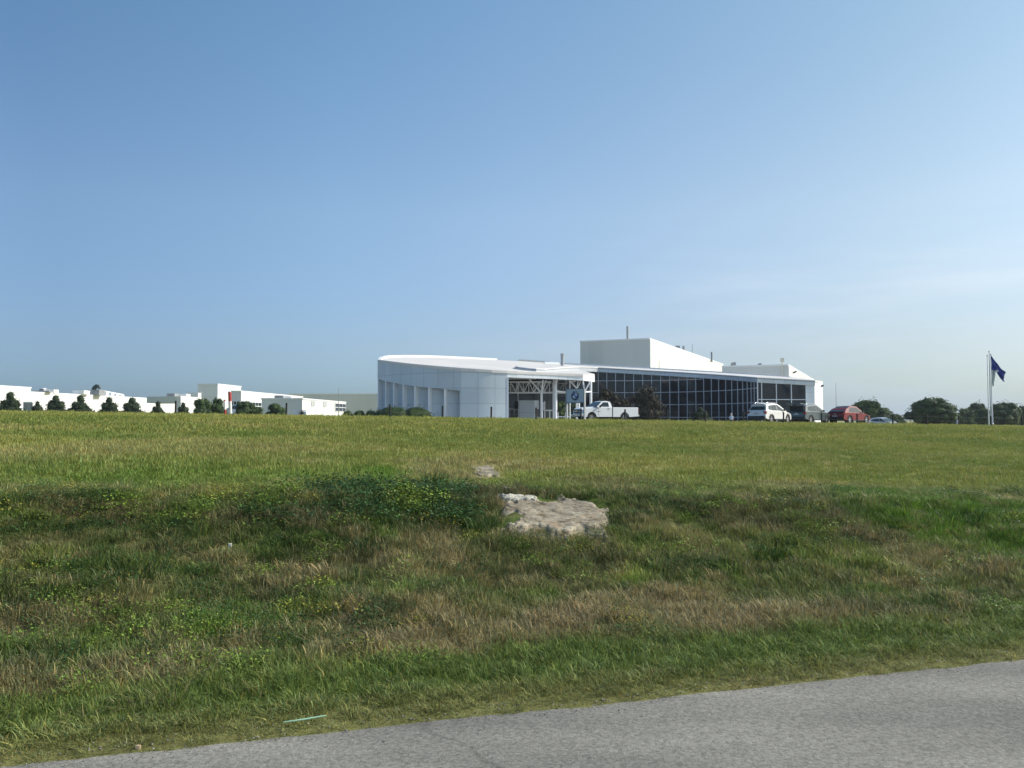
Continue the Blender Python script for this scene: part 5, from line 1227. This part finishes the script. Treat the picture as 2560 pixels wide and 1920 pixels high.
def rock_sheet(name, label, corners, seed, thick, strata=.06, nx=170, ny=90, m_=rk, edge=.25, tilt=.3):
    """corners: bl, br, tr, tl world points; bulging strata slab set into the bank"""
    bl, br_, tr_, tl_ = [Vector(c) for c in corners]; root = empty(name, ((bl + br_) / 2), label, 'rock')
    nrm = ((br_ - bl).cross(tl_ - bl)).normalized()
    V = []; F = []
    ii, jj = np.meshgrid(np.linspace(0, 1, nx), np.linspace(0, 1, ny), indexing='xy'); ii = ii.ravel(); jj = jj.ravel()
    n = (fbm(ii * 2.6, jj * 1.6 + ii * .8, seed, 3) - .5) * .8 + (fbm(ii * 16, jj * 26 - ii * 9, seed + 30, 4) - .5) * .26; st = np.abs(((jj * 5 + ii * 1.8 * tilt * 3 + fbm(ii * 3, jj * 2, seed + 9) * 2.2) % 1) - .5) * 2
    ed = np.minimum(np.minimum(ii, 1 - ii) * 5, np.minimum(jj, 1 - jj) * 4) + (fbm(ii * 7, jj * 5, seed + 3) - .5) * 1.5
    ed = np.clip(ed / edge / 4, 0, 1) ** .6
    dsp = (n * .9 + strata * 2.2 * (st ** .35 - .5)) * thick * 1.5 + thick * .55
    dsp = dsp * ed - (1 - ed) * .22
    for a, c, d in zip(ii, jj, dsp):
        p = bl.lerp(br_, a).lerp(tl_.lerp(tr_, a), c) + nrm * float(d); V.append(p)
    nF = nx * ny
    for j in range(ny - 1):
        for i in range(nx - 1): a = j * nx + i; F.append((a, a + 1, a + nx + 1, a + nx))
    for p in list(V): V.append(p - nrm * .3)
    m = MB(); m.v = [tuple(p) for p in V]; m.f = F + [tuple(nF + q for q in f[::-1]) for f in F]
    m.build('rock_face', m_, root, smooth=22); return root
def front_of(px, py, d):
    for Y in np.arange(4, 60, .02):
        q = W(px, py, Y)
        if q.z < hz(q.x, q.y): break
    return W(px, py, Y - d)
rb = [front_of(1222, 1352, .24), front_of(1546, 1354, .12), front_of(1552, 1240, .24), front_of(1222, 1222, .4)]
rock_sheet('rock_outcrop', 'large pale grey and tan rock face exposed in the grassy bank', rb, 3, .08)
def surf(px, py):
    q = front_of(px, py, 0); return Vector((q.x, q.y, hz(q.x, q.y)))
c4 = [surf(1190, 1205), surf(1275, 1202), surf(1240, 1158), surf(1155, 1161)]
rock_sheet('rock_slab', 'small flat grey rock slab lying in the grass above the outcrop', c4, 8, .03, .1, 60, 36)
c4 = [surf(1236, 1262), surf(1375, 1266), surf(1350, 1238), surf(1232, 1238)]
rock_sheet('rock_ledge', 'ledge along the top of the large outcrop, painted pale as if sunlit', [c + Vector((0, 0, .02)) for c in c4], 14, .05, .12, 60, 24, M_pale_rock)
c4 = [surf(1305, 1246), surf(1420, 1250), surf(1400, 1222), surf(1290, 1220)]
pass

# ------------------------------------------------------------------ grass
def blade_clump(seed, n, rad, hmin, hmax, wid, droop, m, spread=.5, segs=3, var=.45):
    g = np.random.default_rng(seed); V = []; F = []; S = []
    for i in range(n):
        a = g.uniform(0, 6.28); r_ = rad * math.sqrt(g.uniform(0, 1)); x, y = r_ * math.cos(a), r_ * math.sin(a)
        h = g.uniform(hmin, hmax); la = a + g.normal(0, .8); ln = g.uniform(.1, 1) * spread; w_ = wid * g.uniform(.6, 1.3)
        px_, py_ = -math.sin(la + g.normal(0, .6)), math.cos(la); k = len(V); sh = g.uniform(1 - var, 1 + var); hue = g.normal(0, .12)
        for s_ in range(segs + 1):
            f = s_ / segs; out = ln * h * f ** 1.6; z = h * (f - droop * f ** 2.5); ww = w_ * (1 - f ** 1.5)
            cx, cy = x + math.cos(la) * out, y + math.sin(la) * out
            c = (sh * (1 + hue), sh, sh * (1 - hue))
            if s_ < segs: V += [(cx - px_ * ww, cy - py_ * ww, z), (cx + px_ * ww, cy + py_ * ww, z)]; S += [c, c]
            else: V.append((cx, cy, z)); S.append(c)
        for s_ in range(segs - 1): F.append((k + 2 * s_, k + 2 * s_ + 1, k + 2 * s_ + 3, k + 2 * s_ + 2))
        F.append((k + 2 * segs - 2, k + 2 * segs - 1, k + 2 * segs))
    me = mesh_np('clump', V, F, m, np.clip(np.array(S), .2, 2)); return bpy.data.objects.new('clump', me)
def leafy_clump(seed, n, rad, h, leaf, m):
    g = np.random.default_rng(seed); V = []; F = []; S = []
    for i in range(n):
        a = g.uniform(0, 6.28); r_ = rad * math.sqrt(g.uniform(0, 1)); z = h * g.uniform(.15, 1) * (1 - .5 * (r_ / rad) ** 2)
        c = np.array([r_ * math.cos(a), r_ * math.sin(a), z]); nn = np.array([g.normal(0, .5), g.normal(0, .5), 1]); nn /= np.linalg.norm(nn)
        u = np.cross(nn, g.normal(size=3)); u /= np.linalg.norm(u); v = np.cross(nn, u); s_ = leaf * g.uniform(.5, 1.3); k = len(V); sh = g.uniform(.6, 1.45)
        V += [c - u * s_, c - v * s_ * .5 - u * .3 * s_ + nn * .1 * s_, c - v * s_ * .35 + u * .5 * s_, c + u * s_, c + v * s_ * .35 + u * .5 * s_, c + v * s_ * .5 - u * .3 * s_ + nn * .1 * s_]
        F.append(tuple(range(k, k + 6))); S += [(sh, sh, sh)] * 6
    me = mesh_np('leaf_clump', V, F, m, np.array(S)); return bpy.data.objects.new('leaf_clump', me)
M_grass = leafmat('grass_blades', (0, 0, 0), (0, 0, 0), trans=.3, attr='tint', rough=.55)
M_weed = leafmat('weed_leaves', (0, 0, 0), (0, 0, 0), trans=.25, attr='tint', rough=.45)
def make_coll(name, objs):
    c = bpy.data.collections.new(name)
    for o in objs: c.objects.link(o)
    return c
K_near = make_coll('grass_clumps_near', [blade_clump(60 + i, 42, .11, .04, .11, .003, .25, M_grass, .8) for i in range(4)] + [blade_clump(70 + i, 36, .1, .07, .19, .0032, .5, M_grass, 1.0) for i in range(3)])
K_field = make_coll('grass_clumps_field', [blade_clump(80 + i, 40, .22, .05, .13, .006, .2, M_grass, .6, 2, .3) for i in range(4)])
K_far = make_coll('grass_clumps_far', [blade_clump(90 + i, 44, .42, .06, .16, .012, .15, M_grass, .5, 2, .22) for i in range(4)])
K_weed = make_coll('weed_clumps', [leafy_clump(100 + i, 150, .2, .09 + .03 * i, .0115, M_weed) for i in range(3)])
def scatter(name, label, cat, coll, x, y, col, scale, tall=None):
    z = height(x, y) - .01; n = len(x)
    me = bpy.data.meshes.new(name); me.from_pydata(np.stack([x, y, z], 1).tolist(), [], [])
    g = np.random.default_rng(len(x))
    a = me.attributes.new('tint', 'FLOAT_COLOR', 'POINT'); a.data.foreach_set('color', np.concatenate([col, np.ones((n, 1))], 1).ravel())
    a = me.attributes.new('rot', 'FLOAT_VECTOR', 'POINT'); a.data.foreach_set('vector', np.stack([g.normal(0, .12, n), g.normal(0, .12, n), g.uniform(0, 6.28, n)], 1).ravel())
    a = me.attributes.new('scl', 'FLOAT_VECTOR', 'POINT'); tl_ = scale if tall is None else tall; a.data.foreach_set('vector', np.stack([scale, scale, tl_], 1).ravel())
    o = bpy.data.objects.new(name, me); link(o); tag(o, label, cat, kind='stuff')
    ng = bpy.data.node_groups.new(name + '_scatter', 'GeometryNodeTree'); ng.interface.new_socket('Geometry', in_out='INPUT', socket_type='NodeSocketGeometry'); ng.interface.new_socket('Geometry', in_out='OUTPUT', socket_type='NodeSocketGeometry')
    N = ng.nodes; L = ng.links; gi_ = N.new('NodeGroupInput'); go_ = N.new('NodeGroupOutput'); mp = N.new('GeometryNodeMeshToPoints'); ip = N.new('GeometryNodeInstanceOnPoints'); ci = N.new('GeometryNodeCollectionInfo')
    ci.inputs['Collection'].default_value = coll; ci.inputs['Separate Children'].default_value = True; ci.inputs['Reset Children'].default_value = True
    ip.inputs['Pick Instance'].default_value = True
    ar = N.new('GeometryNodeInputNamedAttribute'); ar.data_type = 'FLOAT_VECTOR'; ar.inputs['Name'].default_value = 'rot'
    as_ = N.new('GeometryNodeInputNamedAttribute'); as_.data_type = 'FLOAT_VECTOR'; as_.inputs['Name'].default_value = 'scl'
    L.new(gi_.outputs[0], mp.inputs['Mesh']); L.new(mp.outputs[0], ip.inputs['Points']); L.new(ci.outputs[0], ip.inputs['Instance'])
    er = N.new('FunctionNodeEulerToRotation'); L.new(ar.outputs['Attribute'], er.inputs[0]); L.new(er.outputs[0], ip.inputs['Rotation']); L.new(as_.outputs['Attribute'], ip.inputs['Scale'])
    L.new(ip.outputs[0], go_.inputs[0]); md = o.modifiers.new('scatter', 'NODES'); md.node_group = ng
    return o
def in_rock(px, py):
    a = ((px > 1246) & (px < 1525) & (py > 1246) & (py < 1328)); b3 = ((px > 1240) & (px < 1365) & (py > 1236) & (py < 1262)); b2 = ((px > 1178) & (px < 1255) & (py > 1166) & (py < 1200)); return a | b2 | b3
def sample(s0, s1, dens, seed, margin=3.5):
    g = np.random.default_rng(seed); tmax = 110
    y1 = (s1 / CA) / (1 - .3 * .66) + 2; area = (s1 - s0) * 2 * (y1 * .72 + margin); n = int(area * dens * 1.6)
    y = g.uniform(max(2, s0 * .75), y1, n * 2); x = g.uniform(-1, 1, n * 2) * (y1 * .66 + margin)
    full = (y1 - max(2, s0 * .75)) * 2 * (y1 * .66 + margin); keep = int(full * dens)
    x, y = x[:keep], y[:keep]
    t, s = ts(x, y); k = (s > s0) & (s < s1) & (np.abs(x) < y * .66 + margin)
    x, y = x[k], y[k]; px, py = project(x, y, height(x, y)); q = ~in_rock(px, py)
    return x[q], y[q]
def cap(n): return n
# near verge and bank
x, y = sample(5.5, 13.5, 190, 1); x2, y2 = sample(5.42, 5.95, 330, 91); x, y = np.concatenate([x, x2]), np.concatenate([y, y2])
t, s = ts(x, y); g = np.random.default_rng(3)
edge_n = EDGE + (fbm(t * 1.3, t * 0, 51) - .5) * .24; k = s > edge_n - .07; x, y, t, s = x[k], y[k], t[k], s[k]
bank = sstep(6.4, 7.2, s) * (1 - sstep(11.2, 12.6, s)); hgt_ = np.interp(s, [5.5, 5.8, 6.5, 7.2], [.42, .55, .85, .9]) * (1 - .35 * sstep(12, 13.3, s)) * (.45 + .5 * fbm(x * 1.2, y * 1.2, 61) + .75 * fbm(x * 3.6, y * 3.6, 62, 2))
sc = g.uniform(.8, 1.25, len(x)) * np.interp(s, [5.5, 5.9], [.55, 1]); col = tint(x, y) * g.uniform(.75, 1.3, len(x))[:, None]
rr_ = g.random(len(x)); k1 = (rr_ < .09 * bank + .04); col[k1] = col[k1] * .3 + TAN * .7; k2 = rr_ > 1 - .16 * bank; col[k2] = col[k2] * .4 + DARK * .6
scatter('verge_grass', 'rough mixed green and dry grass covering the roadside bank', 'grass', K_near, x, y, col, sc, sc * (hgt_ + .45 * bank * fbm(x * .8, y * .8, 63)))
x, y = sample(13.3, 27, 30, 2); g = np.random.default_rng(4); sc = g.uniform(.8, 1.3, len(x)); col = tint(x, y) * g.uniform(.92, 1.12, len(x))[:, None]
scatter('meadow_grass', 'short olive green grass on the open slope above the bank', 'grass', K_field, x, y, col, sc, sc * (.6 + .6 * fbm(x * .7, y * .7, 65)))
x, y = sample(26.5, 50.5, 10, 5); g = np.random.default_rng(6); sc = g.uniform(.8, 1.3, len(x)); col = tint(x, y) * g.uniform(.92, 1.12, len(x))[:, None]
scatter('crest_grass', 'paler short grass towards the crest of the field below the fence', 'grass', K_far, x, y, col, sc, sc * (.5 + .5 * fbm(x * .4, y * .4, 67)))
# broad-leaved weeds in drifts on the bank
x, y = sample(6.6, 12.4, 42, 9); n_ = fbm(x * .9 + 3, y * .9, 71); px, py = project(x, y, height(x, y))
w_ = np.zeros(len(x))
for cx, cy, rx, ry in ((600, 1545, 240, 75), (930, 1255, 300, 48), (330, 1600, 120, 40), (1150, 1290, 60, 60), (1920, 1390, 90, 50), (1450, 1370, 160, 20), (140, 1400, 120, 40), (1600, 1500, 100, 30), (2400, 1450, 120, 30)):
    w_ = np.maximum(w_, 1 - ((px - cx) / rx) ** 2 - ((py - cy) / ry) ** 2)
k = (w_ * .7 + (n_ - .5) * 3.0 + (fbm(x * 2.6, y * 2.6, 79, 3) - .5) * 2.6 + .35 * (np.abs(ts(x, y)[1] - np.interp(ts(x, y)[0], [-4, 3, 7, 12], [10.6, 10.9, 10.4, 9.4])) < .45) > .2) ; x, y, px, py = x[k], y[k], px[k], py[k]
g = np.random.default_rng(8); cc = np.where((fbm(x * 1.5, y * 1.5, 73) > .52)[:, None], np.array([.10, .15, .022]), np.array([.028, .06, .016])) * g.uniform(.6, 1.35, len(x))[:, None]
cc *= 1.8; yel = g.random(len(x)) < .06; cc[yel] = np.array([.36, .34, .05])
sc = g.uniform(.5, 1.3, len(x)) * (1 + .6 * ((px[:len(x)] > 560) & (px[:len(x)] < 1180) & (py[:len(x)] < 1330)))
scatter('leafy_weeds', 'broad-leaved green and yellowish weeds growing in drifts on the bank', 'weeds', K_weed, x, y, cc, sc)

# tall grass tuft standing on the lip and litter on the verge
def tuft(label, px, py, h, seed, col, n=90, wid=.006, rad=.22):
    p = surf(px, py); g = np.random.default_rng(seed)
    root = empty('grass_tuft', p, label, 'grass tuft', 'tall grass tufts on the bank')
    me = blade_clump(seed, n, rad, h * .5, h, wid, .4, leafmat('tuft_blades', col, tuple(c * 1.5 for c in col)), .8, 4).data
    o = bpy.data.objects.new('blades', me); link(o); o.parent = root
tuft('brightest tall green grass tuft on the bank lip, left of the small rock slab', 1085, 1215, .42, 201, (.045, .085, .014), 120)
tuft('dark blue green weed tuft against the left edge of the large outcrop', 1205, 1330, .4, 202, (.05, .09, .025), 160, .005, .2)
tuft('spreading bluish grass tuft on the bank at the far left', 350, 1440, .32, 203, (.06, .1, .03), 110, .006, .3)
tuft('arching pale green tuft near the middle of the left bank', 930, 1375, .3, 204, (.05, .08, .03), 90)
tuft('bright green weed tuft on the bank below the white car', 1920, 1400, .3, 205, (.05, .1, .015), 100, .01, .2)
tuft('dense green grass tuft at the top right of the bank', 2400, 1300, .3, 206, (.03, .08, .012), 140, .006, .4)
p = surf(762, 1817); lit = MB(); lit.tube([(p.x - .13, p.y - .025, p.z + .035), (p.x, p.y, p.z + .045), (p.x + .13, p.y + .04, p.z + .055)], [.004, .006, .004], 8)
o = lit.build('green_stick', mat('mint_green_plastic', (.40, .66, .46), .35, noise=.1), None, smooth=50); tag(o, 'thin mint green plastic stick lying in the grass at the road edge', 'stick')
def scrap(name, label, px, py, col, size, cat):
    p = surf(px, py); g = random.Random(px); m = MB(); n = 9; top = []; bot = []
    for i in range(n):
        a = 6.283 * i / n; r_ = size * (.6 + .5 * g.random()); x_ = p.x + math.cos(a) * r_ * 1.8; y_ = p.y + math.sin(a) * r_; zz = hz(x_, y_); top.append((x_, y_, zz + size * (.6 + .4 * g.random()) + .012)); bot.append((x_, y_, zz - .01))
    m.v = top + bot + [(p.x, p.y, p.z + size * 1.1 + .014)]; m.f = [(i, (i + 1) % n, 2 * n) for i in range(n)] + [(i, n + i, n + (i + 1) % n, (i + 1) % n) for i in range(n)]
    o = m.build(name, mat(name + '_mat', col, .6, noise=.3, nscale=20), None); tag(o, label, cat)
scrap('wrapper', 'small pale orange wrapper at the road edge on the left', 345, 1874, (.7, .5, .3), .010, 'litter')
scrap('stone', 'small white stone on the left bank', 575, 1366, (.6, .6, .56), .014, 'stone')
scrap('stone', 'grey stone resting above the outcrop at its upper left', 1268, 1228, (.45, .45, .43), .05, 'stone')
scrap('bark_scrap', 'dark curved scrap lying on the road at the right', 2345, 1818, (.03, .028, .025), .035, 'litter')

# loose stones and crumbled asphalt along the road edge
def pebble(seed):
    bm = bmesh.new(); bmesh.ops.create_icosphere(bm, subdivisions=1, radius=.01); g = random.Random(seed)
    for v in bm.verts: v.co *= .7 + .6 * g.random(); v.co.z *= .6
    me = bpy.data.meshes.new('pebble'); bm.to_mesh(me); bm.free(); me.materials.append(M_peb); return bpy.data.objects.new('pebble', me)
M_peb = leafmat('loose_gravel', (0, 0, 0), (0, 0, 0), trans=0, attr='tint', rough=.9)
for nm_ in ('x',):
    K_peb = make_coll('pebbles', [pebble(i) for i in range(4)])
    for o in K_peb.objects:
        a = o.data.color_attributes.new('shade', 'FLOAT_COLOR', 'POINT'); a.data.foreach_set('color', [1.0] * (4 * len(o.data.vertices)))
g = np.random.default_rng(77); n = 1700; t = g.uniform(-6, 16, n); s = EDGE + (fbm(t * 1.3, t * 0, 51) - .5) * .24 + np.abs(g.normal(0, .09, n)) * g.choice([-1.6, 1], n) * (.4 + 1.2 * fbm(t * .9, t * 0, 55))
x, y = xy(t, s); cg = g.uniform(.08, .36, n)[:, None] * np.array([1, .97, .9])
o = scatter('road_edge_gravel', 'loose gravel and asphalt crumbs along the road edge', 'gravel', K_peb, x, y, cg, g.uniform(.25, .8, n))
for v in o.data.vertices: v.co.z = max(v.co.z, .012) + .008
# a few seed stalks and taller dry stems standing over the bank

# ------------------------------------------------------------------ light summer haze
hm = MB(); hm.box((0, 850, 19), (5800, 7600, 42)); hm.v = [(x, y, z) for x, y, z in hm.v]
hmat = bpy.data.materials.new('haze_air'); hmat.use_nodes = True; HN = hmat.node_tree.nodes; HN.clear()
ho_ = HN.new('ShaderNodeOutputMaterial'); pvn = HN.new('ShaderNodeVolumePrincipled'); pvn.inputs['Color'].default_value = (.80, .88, 1, 1); pvn.inputs['Density'].default_value = .00018; pvn.inputs['Anisotropy'].default_value = .2
hmat.node_tree.links.new(pvn.outputs['Volume'], ho_.inputs['Volume'])
hz_o = hm.build('haze', hmat, None); tag(hz_o, kind='stuff'); hz_o['label'] = 'thin pale summer haze in the air over the fields'; hz_o['category'] = 'haze'
